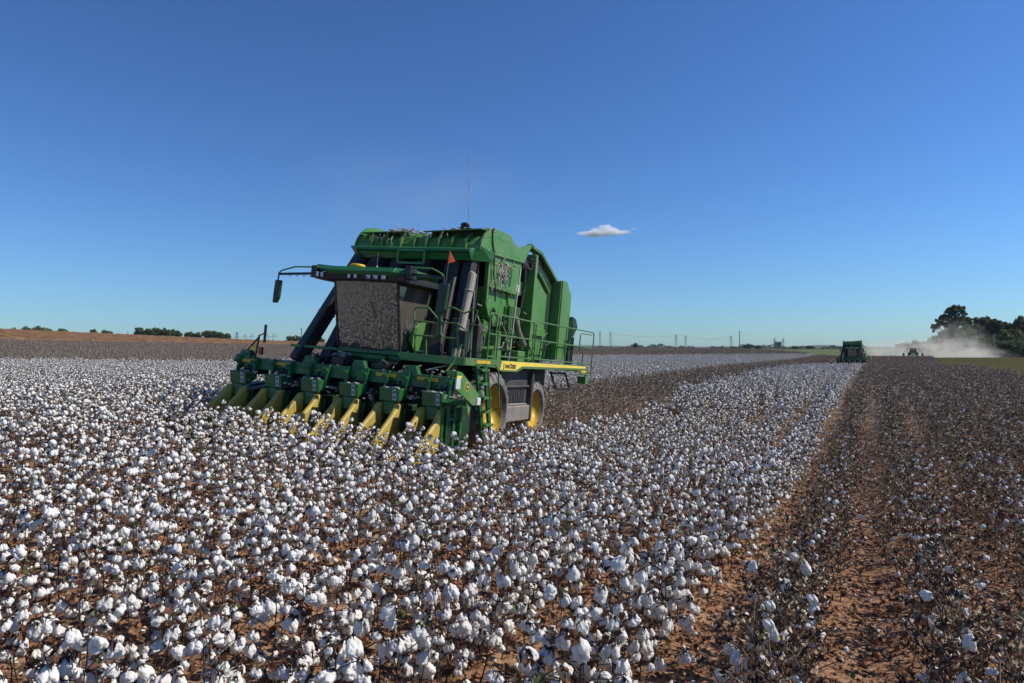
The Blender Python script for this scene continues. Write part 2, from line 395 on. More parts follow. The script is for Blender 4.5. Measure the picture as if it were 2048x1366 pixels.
# ---------------------------------------------------------------- scatter helper: one object, instanced by geometry nodes
def hidden_collection(name, meshes):
    c = bpy.data.collections.new(name)
    for i, me in enumerate(meshes):
        o = bpy.data.objects.new('%s_%02d' % (name, i), me); c.objects.link(o)
    return c
def scatter(name, pts, rots, scl, idx, coll, kind='stuff', label=None):
    me = bpy.data.meshes.new(name); n = len(pts); me.vertices.add(n); me.vertices.foreach_set('co', np.asarray(pts, float).ravel())
    for nm, ty, key, dat in (('rot', 'FLOAT_VECTOR', 'vector', rots), ('scl', 'FLOAT_VECTOR', 'vector', scl), ('idx', 'INT', 'value', idx)):
        a = me.attributes.new(nm, ty, 'POINT'); a.data.foreach_set(key, np.asarray(dat).ravel())
    o = bpy.data.objects.new(name, me); COL.objects.link(o)
    g = bpy.data.node_groups.new(name, 'GeometryNodeTree')
    g.interface.new_socket('Geometry', in_out='INPUT', socket_type='NodeSocketGeometry'); g.interface.new_socket('Geometry', in_out='OUTPUT', socket_type='NodeSocketGeometry')
    gi, go = g.nodes.new('NodeGroupInput'), g.nodes.new('NodeGroupOutput')
    ip = g.nodes.new('GeometryNodeInstanceOnPoints'); ci = g.nodes.new('GeometryNodeCollectionInfo')
    ci.inputs['Collection'].default_value = coll; ci.inputs['Separate Children'].default_value = True; ci.inputs['Reset Children'].default_value = True
    def attr(nm, ty):
        a = g.nodes.new('GeometryNodeInputNamedAttribute'); a.data_type = ty; a.inputs[0].default_value = nm
        return [s for s in a.outputs if s.enabled and s.name == 'Attribute'][0]
    g.links.new(gi.outputs[0], ip.inputs['Points']); g.links.new(ci.outputs[0], ip.inputs['Instance'])
    ip.inputs['Pick Instance'].default_value = True
    g.links.new(attr('idx', 'INT'), ip.inputs['Instance Index'])
    g.links.new(attr('rot', 'FLOAT_VECTOR'), ip.inputs['Rotation']); g.links.new(attr('scl', 'FLOAT_VECTOR'), ip.inputs['Scale'])
    g.links.new(ip.outputs[0], go.inputs[0])
    md = o.modifiers.new('scatter', 'NODES'); md.node_group = g
    tag(o, label=label, kind=kind); return o

# ---------------------------------------------------------------- cotton plants
def boll_into(b, pos, size, rng, level, mi=0, bur=None, tilt=None):
    """a burst boll: three to five fluffy locks hanging from a dry bur"""
    pos = Vector(pos)
    rot = Matrix.Rotation(rng.uniform(0, 6.28), 3, 'Z')@Matrix.Rotation(rng.gauss(0, .30 if rng.random() < .75 else 1.1) if tilt is None else tilt, 3, 'X')
    rot = Matrix.Rotation(rng.uniform(0, 6.28), 3, 'Z')@rot
    n = rng.choice((3, 3, 4, 5)) if level >= 1 else (2 if level == 0 and rng.random() < .7 else 1)
    hang = rng.uniform(.7, 1.15)
    for k in range(n):
        t = 2*math.pi*k/n+rng.uniform(-.4, .4); o_ = .0175 if n > 2 else .010; wd = rng.uniform(.0175, .0245)*(1 if n > 2 else 1.2)
        c = Vector((math.cos(t)*o_, math.sin(t)*o_, -.030*hang-rng.uniform(0, .012)))*size
        r = [wd*size, wd*size, rng.uniform(.030, .040)*size*hang]
        if level < 1: r = [q*1.22 for q in r]
        b.blob(pos+rot@c, r, level, rng, .12, mi, rot=rot@Matrix.Rotation(t, 3, 'Z')@Matrix.Rotation(-.22, 3, 'Y'), freq=3.0, fuzz=.045 if level >= 3 else 0, drop=.22)
    if bur is not None:
        m = 4
        for k in range(m):
            t = 2*math.pi*k/m+rng.uniform(-.25, .25); l = rng.uniform(.026, .038)*size; w_ = .012*size
            d = Vector((math.cos(t), math.sin(t), 0)); s_ = Vector((-math.sin(t), math.cos(t), 0)); up = Vector((0, 0, 1))
            p = [up*.004, d*l*.5+s_*w_+up*.010*size, d*l*1.0-up*.022*size, d*l*.5-s_*w_+up*.010*size]
            bur.add([pos+rot@q for q in p], [(0, 1, 2), (0, 2, 3)], bur.bmi)
def skeleton(rng, h, spread=.38, dens=1., e0=.30, e1=.85):
    """main stalk, side branches, boll sites"""
    main = []; x = y = 0; z = -.03; lx, ly = rng.gauss(0, .05), rng.gauss(0, .05)
    while z < h:
        main.append((x, y, z)); st = rng.uniform(.05, .075); z += st
        x += lx*st+rng.gauss(0, .007); y += ly*st+rng.gauss(0, .007)
    br = []; sites = []; ang = rng.uniform(0, 6.28)
    for i, p in enumerate(main):
        if p[2] < .10: continue
        ang += 2.4+rng.uniform(-.5, .5); f = p[2]/h
        if rng.random() > .88*dens: continue
        L = spread*(1.05-.75*f)*rng.uniform(.5, 1.15); el = rng.uniform(e0, e1)
        pts = [p]; q = Vector(p); n = 2 if L < .16 else 3
        for s_ in range(n):
            a = ang+rng.uniform(-.35, .35)
            q = q+Vector((math.cos(a)*math.cos(el), math.sin(a)*math.cos(el), math.sin(el)))*(L/n); el = max(-.1, el-rng.uniform(0, .35)); pts.append(tuple(q))
        br.append(pts); sites.append((pts[-1], 1))
        if L > .17: sites.append((pts[-2], .40))
        if L > .25: sites.append((pts[1], .30))
    sites.append((main[-2], .5))
    return main, br, sites
def stalk_into(b, main, br, n=5, r0=.0062, thin=1.):
    k = len(main); b.tube(main, [r0*(1-.62*i/max(1, k-1)) for i in range(k)], n, 0, cap=False)
    for pts in br:
        m = len(pts); b.tube(pts, [.0040*thin*(1-.5*i/(m-1)) for i in range(m)], max(3, n-1), 0, cap=False)
def leaf_into(b, p, size, rng, mi=0):
    """a crumpled leaf: six faces folded about the mid rib"""
    p = Vector(p); rot = Matrix.Rotation(rng.uniform(0, 6.28), 3, 'Z')@Matrix.Rotation(rng.uniform(-1.4, 1.4), 3, 'X')@Matrix.Rotation(rng.uniform(-.7, .7), 3, 'Y')
    c = rng.uniform(.2, .7)*size; L = size; w_ = size*.42
    q = [(0,0,0), (w_, L*.3, c*.6), (w_*.8, L*.75, c), (0, L*1.05, c*.3), (-w_*.8, L*.75, c*.8), (-w_, L*.3, c*.7), (0, L*.5, 0)]
    b.add([p+rot@Vector(v) for v in q], [(0,1,6), (1,2,6), (2,3,6), (3,4,6), (4,5,6), (5,0,6)], mi)
PM = [M['stem'], M['bur'], M['cotton'], M['leaf_dry'], M['leaf_green']]
def unpicked_mesh(seed, level, h=None, stems=5, name='cotton_plant', n_leaf=14):
    rng = random.Random(seed); h = h or rng.uniform(.70, .92); b = MB(); b.bmi = 1
    main, br, sites = skeleton(rng, h)
    stalk_into(b, main, br, stems, thin=1 if level > 0 else 1.4)
    for p, pr in sites:
        if rng.random() < pr*.72: boll_into(b, p, rng.uniform(.58, 1.06)*(1.38 if level < 1 else (1.14 if level < 2 else 1)), rng, level, 2, bur=b)
    for _ in range(n_leaf):
        q = rng.choice(br)[-2] if br else main[2]; leaf_into(b, q, rng.uniform(.03, .05), rng, 3 if rng.random() < .8 else 4)
    return b
def picked_skeleton(rng, h): return skeleton(rng, h, .44, 1.14, .6, 1.2)
def picked_mesh(seed, level, stems=4, h=None):
    rng = random.Random(seed); h = h or rng.uniform(.52, .80); b = MB(); b.bmi = 1
    main, br, sites = picked_skeleton(rng, h)
    stalk_into(b, main, br, stems, .0052, thin=1 if level > 0 else 1.5)
    for p, pr in sites:
        u = rng.random()
        if u < (.12 if level else .17): boll_into(b, p, rng.uniform(.3, .75), rng, level, 2, bur=b)
        elif u < .85: bur_into(b, p, rng, 5 if rng.random() < .40 else 1)
    for _ in range(6):
        q = rng.choice(br)[-1]; leaf_into(b, q, rng.uniform(.025, .045), rng, 3 if rng.random() < .72 else 4)
    return b
def bur_into(b, p, rng, mi, s=1.):
    """an emptied bur: four pointed shells standing open"""
    p = Vector(p); rot = Matrix.Rotation(rng.uniform(0, 6.28), 3, 'Z')@Matrix.Rotation(rng.uniform(-1.2, 1.2), 3, 'X')
    for k in range(4):
        t = 1.571*k+rng.uniform(-.2, .2); d = Vector((math.cos(t), math.sin(t), 0)); s_ = Vector((-math.sin(t), math.cos(t), 0)); l = rng.uniform(.022, .034)*s; w_ = .0105*s
        q = [Vector((0,0,0)), d*l*.55+s_*w_+Vector((0,0,.006)), d*l+Vector((0,0,.024*s)), d*l*.55-s_*w_+Vector((0,0,.006))]
        b.add([p+rot@v for v in q], [(0, 1, 2), (0, 2, 3)], mi)
PM6 = [M['stalk']]+PM[1:]+[M['bur_pale']]

# rows: every plant position in the fields, nearest first
rng_np = np.random.default_rng(11)
def row_points(kmin, kmax, t0, t1, step, jw, seed):
    r = np.random.default_rng(seed); P = []
    for k in range(kmin, kmax+1):
        n = int((t1-t0)/step); t = t0+(np.arange(n)+r.random(n)*.9)*step
        wv = -.46+PITCH*k+r.normal(0, jw, n)*(1 if k < 0 else (1.3 if k == 0 else (1.7 if k == 1 else 2.6))); x, y = row_xy(wv, t); P.append(np.stack([x, y], -1))
    return np.concatenate(P)
def in_view(P, slack=1.0, xs=.77):
    return P[(np.abs(P[:,0]) < xs*P[:,1]+slack) & (P[:,1] > 1.1)]
near = in_view(row_points(-34, 13, -16, 32, .115, .085, 3), 1.6)
near = near[np.hypot(near[:,0], near[:,1]) < 24]
near = near[near[:,1] > 1.7]
ex = in_view(row_points(0, 13, -6, 30, .19, .085, 33), 1.6); ex = ex[(np.hypot(ex[:,0], ex[:,1]) < 24) & (ex[:,1] > 1.7)]; near = np.concatenate([near, ex])
kn = field_kind(near[:,0], near[:,1])
def shown(P):   # how large it shows: distance, and inside the frame
    s = np.abs(P[:,0])/np.maximum(P[:,1], .1)
    return np.hypot(P[:,0], P[:,1])+np.where(s > .76, 50, 0)+np.where(P[:,1] < 2.3, 50, 0)
U = near[kn == 1]; U = U[np.argsort(shown(U))]
K = near[kn == 2]; K = K[np.argsort(shown(K))]
N_IND, N_PART_U, N_PART_K = 300, 110, 70

# prototypes with parts (stem, each boll with its bur, leaves) for the plants closest to the camera
boll_meshes = []
for i in range(14):
    rng = random.Random(900+i); b = MB(); bb = MB(); bb.bmi = 0
    boll_into(b, (0, 0, 0), 1, rng, 3, 0, bur=bb, tilt=rng.uniform(-.3, .3))
    boll_meshes.append((b.mesh('cotton_boll', M['cotton'], True), bb.mesh('bur', M['bur'])))
UL = 'waist high cotton plant with open white bolls on a bare brown stalk, still unpicked'
KL = 'picked cotton plant, a bare brown stalk with emptied burs and a few wisps of lint'
UG, KG = 'unpicked cotton plants', 'picked cotton plants'
def proto_unpicked(seed):
    rng = random.Random(seed); root = empty('cotton_plant'); tag(root, UL, 'cotton plant', UG)
    main, br, sites = skeleton(rng, rng.uniform(.70, .92)); b = MB(); stalk_into(b, main, br, 6); b.build('stem', M['stem'], root, True)
    for p, pr in sites:
        if rng.random() < pr*.80:
            cm, bm_ = rng.choice(boll_meshes); o = bpy.data.objects.new('cotton_boll', cm); COL.objects.link(o); o.parent = root
            o.location = p; s_ = rng.uniform(.62, 1.18); o.scale = (s_, s_, s_*rng.uniform(.9, 1.15)); tl = .28 if rng.random() < .75 else .9; o.rotation_euler = (rng.gauss(0, tl), rng.gauss(0, tl), rng.uniform(0, 6.28))
            q = bpy.data.objects.new('bur', bm_); COL.objects.link(q); q.parent = o
    l = MB()
    for _ in range(15): leaf_into(l, rng.choice(br)[-2], rng.uniform(.025, .055), rng, 0 if rng.random() < .88 else 1)
    for _ in range(3): leaf_into(l, (rng.gauss(0, .1), rng.gauss(0, .1), rng.uniform(.02, .12)), rng.uniform(.02, .04), rng, 1)
    l.build('leaves', [M['leaf_dry'], M['leaf_green']], root)
    return root
def proto_picked(seed):
    rng = random.Random(seed); root = empty('picked_cotton_plant'); tag(root, KL, 'cotton plant', KG)
    main, br, sites = picked_skeleton(rng, rng.uniform(.55, .84)); bu = b = MB(); stalk_into(b, main, br, 5, .0068, thin=1.15)
    l = MB()
    for p, pr in sites:
        u = rng.random()
        if u < .18:
            cm, bm_ = rng.choice(boll_meshes); o = bpy.data.objects.new('lint_wisp', cm); COL.objects.link(o); o.parent = root; o.location = p
            s_ = rng.uniform(.4, .85); o.scale = (s_, s_*rng.uniform(.6, 1), s_*rng.uniform(.7, 1.5)); o.rotation_euler = (rng.gauss(0, .8), rng.gauss(0, .8), rng.uniform(0, 6.28))
        elif u < .95: bur_into(bu, p, rng, 2 if rng.random() < .38 else 1, 1.1)
    bu.build('stem', [M['stalk'], M['bur'], M['bur_pale']], root)
    for _ in range(7): leaf_into(l, rng.choice(br)[-1], rng.uniform(.025, .05), rng, 0 if rng.random() < .7 else 1)
    l.build('leaves', [M['leaf_dry'], M['leaf_green']], root)
    return root
def place(o, x, y, rng, s=(.88, 1.12)):
    o.location = (x, y, tz(x, y)); o.rotation_euler = (rng.gauss(0, .06), rng.gauss(0, .06), rng.uniform(0, 6.28)); k = rng.uniform(*s); o.scale = (k, k, k*rng.uniform(.92, 1.06))
rng = random.Random(77)
def individuals(P, protos, n_part, meshes, name, label, group):
    used = set()
    for i, (x, y) in enumerate(P[:n_part]):
        j = i % len(protos); o = protos[j] if j not in used else copy_tree(protos[j]); used.add(j); place(o, x, y, rng)
    for i, (x, y) in enumerate(P[n_part:N_IND]):
        o = bpy.data.objects.new(name, meshes[i % len(meshes)]); COL.objects.link(o); tag(o, label, 'cotton plant', group); place(o, x, y, rng)
uM = [unpicked_mesh(100+i, 2).mesh('cotton_plant', PM, True) for i in range(7)]
kM = [picked_mesh(200+i, 1).mesh('picked_cotton_plant', PM6, True) for i in range(7)]
individuals(U, [proto_unpicked(10+i) for i in range(11)], N_PART_U, uM, 'cotton_plant', UL, UG)
individuals(K, [proto_picked(40+i) for i in range(9)], N_PART_K, kM, 'picked_cotton_plant', KL, KG)

# the rest of the two fields, one object each
def clump(seed, kind):
    """one metre of row, for the middle and far distance"""
    rng = random.Random(seed); b = MB(); b.bmi = 1
    for i in range(8 if kind == 1 else 8):
        s_ = MB(); s_.bmi = 1
        q = unpicked_mesh(seed*31+i, 0, stems=3, n_leaf=7) if kind == 1 else picked_mesh(seed*31+i, 0, 3)
        c, s2 = math.cos(rng.uniform(0, 6.28)), 0; a = rng.uniform(0, 6.28); ca, sa = math.cos(a), math.sin(a); ox, oy = rng.gauss(0, .08), (i+.5+rng.uniform(-.4, .4))/8-.5
        b.v += [(x*ca-y*sa+ox, x*sa+y*ca+oy, z) for x, y, z in q.v]; b.f += [tuple(k+b.n for k in f) for f in q.f]; b.m += q.m; b.n += q.n
    return b
lo_u = [unpicked_mesh(300+i, 1, stems=3, n_leaf=10).mesh('mid', PM, True) for i in range(8)]
lo_k = [picked_mesh(330+i, 1, 3).mesh('midk', PM6, True) for i in range(8)]
cl_u = [clump(400+i, 1).mesh('far', PM, True) for i in range(6)]
cl_k = [clump(430+i, 2).mesh('fark', PM6, True) for i in range(6)]
far = in_view(row_points(-230, 60, -160, 400, 1.0, .085, 9), 4, .80)
far = far[(np.hypot(far[:,0], far[:,1]) >= 24)]
# the field goes on beside and behind the camera (it shows in the cab glass)
side = row_points(-190, 14, -140, 90, 1.0, .03, 19)
side = side[(np.abs(side[:,0]) >= .80*side[:,1]+2.4) & (np.hypot(side[:,0], side[:,1]) > 2.5) & (side[:,0] > -130) & (side[:,0] < 16) & (side[:,1] > -60) & (side[:,1] < 90)]
far = np.concatenate([far, side])
kf = field_kind(far[:,0], far[:,1])
midp = near
def field(kind, name, rest, lo, cl, label):
    r = np.random.default_rng(kind); F = far[kf == kind]; P = np.concatenate([rest, F]); n1, n2 = len(rest), len(F)
    z = terrain(P[:,0], P[:,1]); pts = np.column_stack([P, z])
    rot = np.zeros((len(P), 3)); rot[:n1,:2] = r.normal(0, .06, (n1, 2)); rot[:n1,2] = r.random(n1)*6.28
    rot[n1:,2] = -ROW+np.where(r.random(n2) < .5, 0, math.pi)+r.normal(0, .03, n2)
    s_ = r.uniform(.88, 1.12, len(P)); scl = np.column_stack([s_, s_, s_*r.uniform(.92, 1.06, len(P))])
    idx = np.concatenate([r.integers(0, len(lo), n1), len(lo)+r.integers(0, len(cl), n2)])
    scatter(name, pts, rot, scl, idx, hidden_collection(name+'_source', lo+cl), label=label)
field(1, 'cotton_field', U[N_IND:], lo_u, cl_u, 'rest of the unpicked cotton standing white across the field')
field(2, 'picked_cotton_field', K[N_IND:], lo_k, cl_k, 'rest of the picked brown cotton stalks in rows')

# crop rows on the right, low yellow-green regrowth
def tuft(seed, h=.34, n=130, wd=.45):
    rng = random.Random(seed); b = MB()
    for _ in range(n):
        x, y = rng.gauss(0, .10), rng.uniform(-wd, wd); a = rng.uniform(0, 6.28); l = h*rng.uniform(.4, 1.1); w_ = .03
        b.add([(x-w_, y, -.02), (x+w_, y, -.02), (x+math.cos(a)*l*.4, y+math.sin(a)*l*.4, l)], [(0, 1, 2)], rng.choice((0, 0, 1)))
    return b
gm = [mat('stubble_green', (.22, .23, .07), .9, col2=(.28, .24, .10), scale=9, trans=.3), mat('stubble_straw', (.42, .34, .17), .9, scale=9, trans=.3)]
Fs = far[kf == 3]; rr = np.random.default_rng(4)
sp3 = in_view(row_points(7, 70, 30, 260, .9, .04, 21), 4, .84); sp3 = sp3[field_kind(sp3[:,0], sp3[:,1]) == 3]
scatter('crop_rows', np.column_stack([sp3, terrain(sp3[:,0], sp3[:,1])]), np.column_stack([np.zeros(len(sp3)), np.zeros(len(sp3)), np.full(len(sp3), -ROW)]),
        np.ones((len(sp3), 3)), rr.integers(0, 5, len(sp3)), hidden_collection('crop_rows_source', [tuft(500+i).mesh('tuft', gm) for i in range(5)]), label='low yellow green stubble in rows beyond the picked cotton')

# litter and clods on the near soil
def litter_meshes():
    L = []
    for i in range(5):
        b = MB(); leaf_into(b, (0,0,.004), .045, random.Random(600+i)); L.append(b.mesh('litter', M['leaf_dry']))
    for i in range(2):
        b = MB(); bur_into(b, (0,0,.01), random.Random(620+i), 0, 1.3); L.append(b.mesh('litter_bur', M['bur_pale']))
    for i in range(3):
        rng = random.Random(640+i); b = MB(); p = [(rng.uniform(-.08, -.05), 0, .006), (0, rng.gauss(0, .015), .012), (rng.uniform(.04, .08), rng.gauss(0, .02), .005)]
        b.tube(p, .0022, 3); L.append(b.mesh('litter_twig', M['stem']))
    b = MB(); b.blob((0,0,.01), (.018, .012, .009), 2, random.Random(3), .2); L.append(b.mesh('litter_lint', M['cotton'], True))
    return L
def spread(n, rmax, seed, rowbias):
    r = np.random.default_rng(seed); y = 1.5+(rmax-1.5)*r.random(n)**.75; x = (r.random(n)*2-1)*(.78*y+.8)
    w_ = row_w(x, y); d = np.abs((w_+.46)/PITCH-np.round((w_+.46)/PITCH))
    keep = r.random(n) < np.where(d < .3, 1, 1-rowbias); x, y = x[keep], y[keep]
    return x, y, terrain(x, y), r
x, y, z, r = spread(80000, 17, 31, .45); n = len(x)
# the ground sheet carries fine relief that the pieces lie on
gmesh = bpy.data.objects['ground'].data
from mathutils.bvhtree import BVHTree
nv = len(gmesh.vertices); co = np.empty(nv*3); gmesh.vertices.foreach_get('co', co); co = co.reshape(-1, 3)
sel = (np.hypot(co[:,0], co[:,1]) < 26)
polys = [tuple(p.vertices) for p in gmesh.polygons if sel[p.vertices[0]]]
bvh = BVHTree.FromPolygons([tuple(c) for c in co], polys)
def on_ground(x, y):
    h = np.empty(len(x))
    for i in range(len(x)):
        q = bvh.ray_cast(Vector((x[i], y[i], 5)), Vector((0, 0, -1)))[0]; h[i] = q.z if q is not None else tz(x[i], y[i])
    return h
z = on_ground(x, y)
idx = r.choice(11, n, p=[.14, .14, .14, .14, .13, .04, .04, .07, .06, .05, .05])
s_ = r.uniform(.3, .95, n)*np.where(idx == 10, 1.7, 1)
scatter('leaf_litter', np.column_stack([x, y, z]), np.column_stack([r.normal(0, .5, n), r.normal(0, .5, n), r.random(n)*6.28]), np.column_stack([s_, s_, s_]), idx,
        hidden_collection('leaf_litter_source', litter_meshes()), label='dry leaves, burs and twigs lying on the soil')
cm = []
for i in range(5):
    b = MB(); b.blob((0, 0, 0), (.02, .016, .012), 1, random.Random(700+i), .25); cm.append(b.mesh('clod', M['clod'], False))
x, y, z, r = spread(16000, 12, 32, -.0); n = len(x); s_ = r.gamma(2., .35, n).clip(.2, 2.2); z = on_ground(x, y)
scatter('soil_clods', np.column_stack([x, y, z]), np.column_stack([r.random(n)*3, r.random(n)*3, r.random(n)*6.28]), np.column_stack([s_, s_, s_]), r.integers(0, 5, n),
        hidden_collection('soil_clods_source', cm), label='crumbs and clods of red clay')
# ---------------------------------------------------------------- the cotton picker
# local axes: x = a (towards the picture's right), y = b (to the rear), z up; y = 0 is the front panel of the row units
def text_mesh(body, size, depth=.004, shear=0):
    cu = bpy.data.curves.new('text', 'FONT'); cu.body = body; cu.size = size; cu.extrude = depth/2; cu.offset = .0035; cu.shear = shear; cu.space_character = 1.02
    o = bpy.data.objects.new('text', cu); COL.objects.link(o); dg = bpy.context.evaluated_depsgraph_get(); dg.update()
    me = bpy.data.meshes.new_from_object(o.evaluated_get(dg)); bpy.data.objects.remove(o); return me
PL = 'green six row cotton picker nose on, cab and yellow row snouts above the unpicked cotton'
pk = empty('cotton_picker'); tag(pk, PL, 'cotton picker', 'cotton pickers')
G, GD, GK, BK, GC = M['green'], M['green_dusty'], M['green_dark'], M['black'], M['green_clean_shaded']
def pmb(): return MB()
def part(b, name, mats, parent=pk, smooth=False, bevel=0): return b.build(name, mats, parent, smooth, bevel)

# --- six row units with their snouts
UC = [(i-2.5)*.965-.13 for i in range(6)]
rng = random.Random(5)
def fluff(b, c, n, r, rng_, mi=0, flat=.6):
    for _ in range(n):
        q = [c[j]+rng_.gauss(0, r[j]) for j in range(3)]; s_ = rng_.uniform(.012, .035)
        b.blob(q, (s_*rng_.uniform(1, 1.8), s_, s_*flat), 1, rng_, .3, mi)
def strands(b, c, n, r, rng_, ln=.25, mi=0, th=.006, drop=.5):
    for _ in range(n):
        q = Vector([c[j]+rng_.uniform(-r[j], r[j]) for j in range(3)]); pts = [q]; k = rng_.randint(4, 8)
        for _ in range(k): q = q+Vector((rng_.gauss(0, .25), rng_.gauss(0, .8), rng_.gauss(-drop, .55)))*(ln/k); pts.append(q)
        b.tube(pts, [th*rng_.uniform(.5, 1.3) for _ in pts], 4, mi)
for i, uc in enumerate(UC):
    b = pmb()
    # drum housings: two tall cabinets either side of the row slot
    for s_ in (-1, 1):
        x0, x1 = (uc-.34, uc-.10) if s_ < 0 else (uc+.10, uc+.34)
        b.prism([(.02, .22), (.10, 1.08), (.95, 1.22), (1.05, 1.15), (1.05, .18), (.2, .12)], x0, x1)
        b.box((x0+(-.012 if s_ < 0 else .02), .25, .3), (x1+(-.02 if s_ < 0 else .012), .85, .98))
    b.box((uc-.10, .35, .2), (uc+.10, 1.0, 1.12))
    u = part(b, 'row_unit', GK, bevel=.012)  # deep shadow inside the header put into the near-black green
    # upper front panel, leaning forward at the top
    f = pmb(); f.prism([(-.04, 1.46), (.0, 1.19), (.05, 1.17), (.30, 1.30), (.34, 1.44)], uc-.225, uc+.225)
    f.box((uc-.13, .0, .93), (uc+.13, .06, 1.185)); part(f, 'front_panel', GC, u, bevel=.012)
    # hydraulic and hanger clutter in the dark gap above the panel
    c = pmb()
    for s_ in (-1, 1):
        c.beam((uc+s_*.235, .18, 1.30), (uc+s_*.235, .30, 1.78), .05, .10); c.tube([(uc+s_*.235-.05, .14, 1.68), (uc+s_*.235+.05, .14, 1.68)], .035, 8)
    c.beam((uc-.33, .38, 1.62), (uc+.33, .38, 1.62), .05, .08)
    part(c, 'hanger', GC, u)
    h = pmb()
    for k in range(5):
        x = uc+rng.uniform(-.2, .2); h.tube([(x, .30, 1.60), (x+rng.gauss(0, .05), .22, 1.50+rng.uniform(-.03, .05)), (x+rng.gauss(0, .08), .42, 1.40)], .014, 5)
    h.box((uc-.17, .32, 1.40), (uc+.17, .75, 1.55)); part(h, 'hose_bundle', BK, u)
    l = pmb(); fluff(l, (uc, .18, 1.455), 26, (.13, .06, .012), rng); fluff(l, (uc+.36, .3, 1.30), 10, (.05, .15, .05), rng); part(l, 'lint', M['lint'], u, True)
    # warning sticker with two dark pictograms
    st = pmb(); st.prism([(-.0435, 1.435), (-.008, 1.225), (-.0045, 1.225), (-.0395, 1.435)], uc+.085, uc+.165, mi=0)
    for z0 in (1.25, 1.35): st.prism([(-.0335+(1.35-z0)*.16-.002-.008, z0+.06), (-.0335+(1.35-z0)*.16+.0-.000, z0), (-.029+(1.35-z0)*.16, z0), (-.0355+(1.35-z0)*.16, z0+.06)], uc+.098, uc+.152, mi=1)
    part(st, 'warning_sticker', [M['white'], M['blue_grey']], u)
    # the two snouts (stalk lifters): long hollow noses dropping to the ground
    for s_ in (-1, 1):
        cx = uc+s_*.20; n = 11; vs = []; fs = []
        yk = (.08, -.05, -.12, -.24, -.38, -.52, -.66, -.80, -.92, -1.04, -1.14); zk = (1.17, 1.155, 1.08, .96, .85, .74, .62, .49, .37, .25, .13)
        for k in range(n):
            t = k/(n-1); y = yk[k]; ztop = zk[k]; zb = max(.05, min(.50-.46*t, ztop-.05)); wd = .048*(1-t)+.022
            ring = [(-1, 0), (-1, .55), (-.85, .86), (-.4, .975), (0, 1), (.4, .975), (.85, .86), (1, .55), (1, 0)]
            hh = ztop-zb
            for u_, v_ in ring: vs.append((cx+u_*wd+s_*.03*math.sin(math.pi*t), y, ztop-(1-v_)*(hh if v_ < .5 else .16)))
        m_ = 9
        for k in range(n-1):
            for j in range(m_-1): fs.append((k*m_+j, k*m_+j+1, (k+1)*m_+j+1, (k+1)*m_+j))
        fs.append(tuple(range((n-1)*m_, n*m_))); fs.append(tuple(range(m_))[::-1])
        sn = pmb(); sn.add(vs, fs); part(sn, 'snout', M['snout'], u, True)

# --- end frame, right: bare green uprights, shield with the emblem, lamp
b = pmb()
for x, y0, y1, z1 in ((2.53, -.12, -.04, 1.20), (2.56, .06, .13, 1.36), (2.60, .22, .32, 1.34), (2.66, .40, .48, 1.2)): b.box((x, y0, .12), (x+.06, y1, z1))
b.box((2.50, -.1, .30), (2.66, .45, .36)); b.box((2.50, .0, .95), (2.66, .45, 1.0)); b.box((2.40, .35, .15), (2.50, .95, 1.25)); b.tube([(2.62, .02, .15), (2.62, .02, 1.25)], .03, 8)
b.prism([(-.05, 1.30), (.1, 1.36), (.7, 1.36), (.7, 1.28), (0, 1.26)], 2.45, 2.92)
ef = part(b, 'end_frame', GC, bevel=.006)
b = pmb(); b.prism([(-.50, 1.93), (-.28, 1.90), (.55, 1.49), (.58, 1.28), (.30, 1.27), (-.46, 1.58)], 2.97, 3.005); b.prism([(-.5, 1.93), (-.28, 1.90), (-.28, 1.80), (-.5, 1.83)], 2.80, 2.97)
b.prism([(.0, 1.50), (.36, 1.36), (.22, 1.05)], 2.93, 2.965)
sh = part(b, 'end_shield', G, bevel=.006)
b = pmb(); b.lathe([(0, .085), (.004, .085)], (3.006, -.03, 1.64), 20, 0); b.lathe([(0, .072), (.006, .072)], (3.006, -.03, 1.64), 20, 1)
# leaping deer, built flat as on the badge
deer = [(-.045, -.02), (-.02, .0), (-.03, .03), (-.045, .05), (-.02, .045), (-.012, .02), (.01, .012), (.035, .015), (.05, -.005), (.03, -.002), (.045, -.045), (.02, -.01), (-.01, -.012), (-.03, -.045), (-.028, -.018)]
b.prism([(-.03+u_, 1.64+v_) for u_, v_ in deer], 3.012, 3.016, mi=0); part(b, 'badge', [M['decal'], M['ink']], sh)
b = pmb(); b.box((2.985, -.50, 1.60), (3.012, -.33, 1.80), 0); b.box((3.0, -.50, 1.80), (3.014, -.30, 1.84), 1); part(b, 'reflector_plate', [M['white'], M['decal']], sh)
b = pmb(); b.box((2.96, .44, 1.27), (3.03, .60, 1.42), 0); part(b, 'marker_lamp', M['lamp'], sh, bevel=.01)
b = pmb(); fluff(b, (2.7, .25, 1.40), 30, (.10, .16, .02), rng); part(b, 'lint', M['lint'], ef, True)
b = pmb(); b.tube([(2.74, -.42, 1.9), (2.80, -.3, 2.06), (2.9, -.2, 2.42)], .018, 6); part(b, 'stay', G, ef)

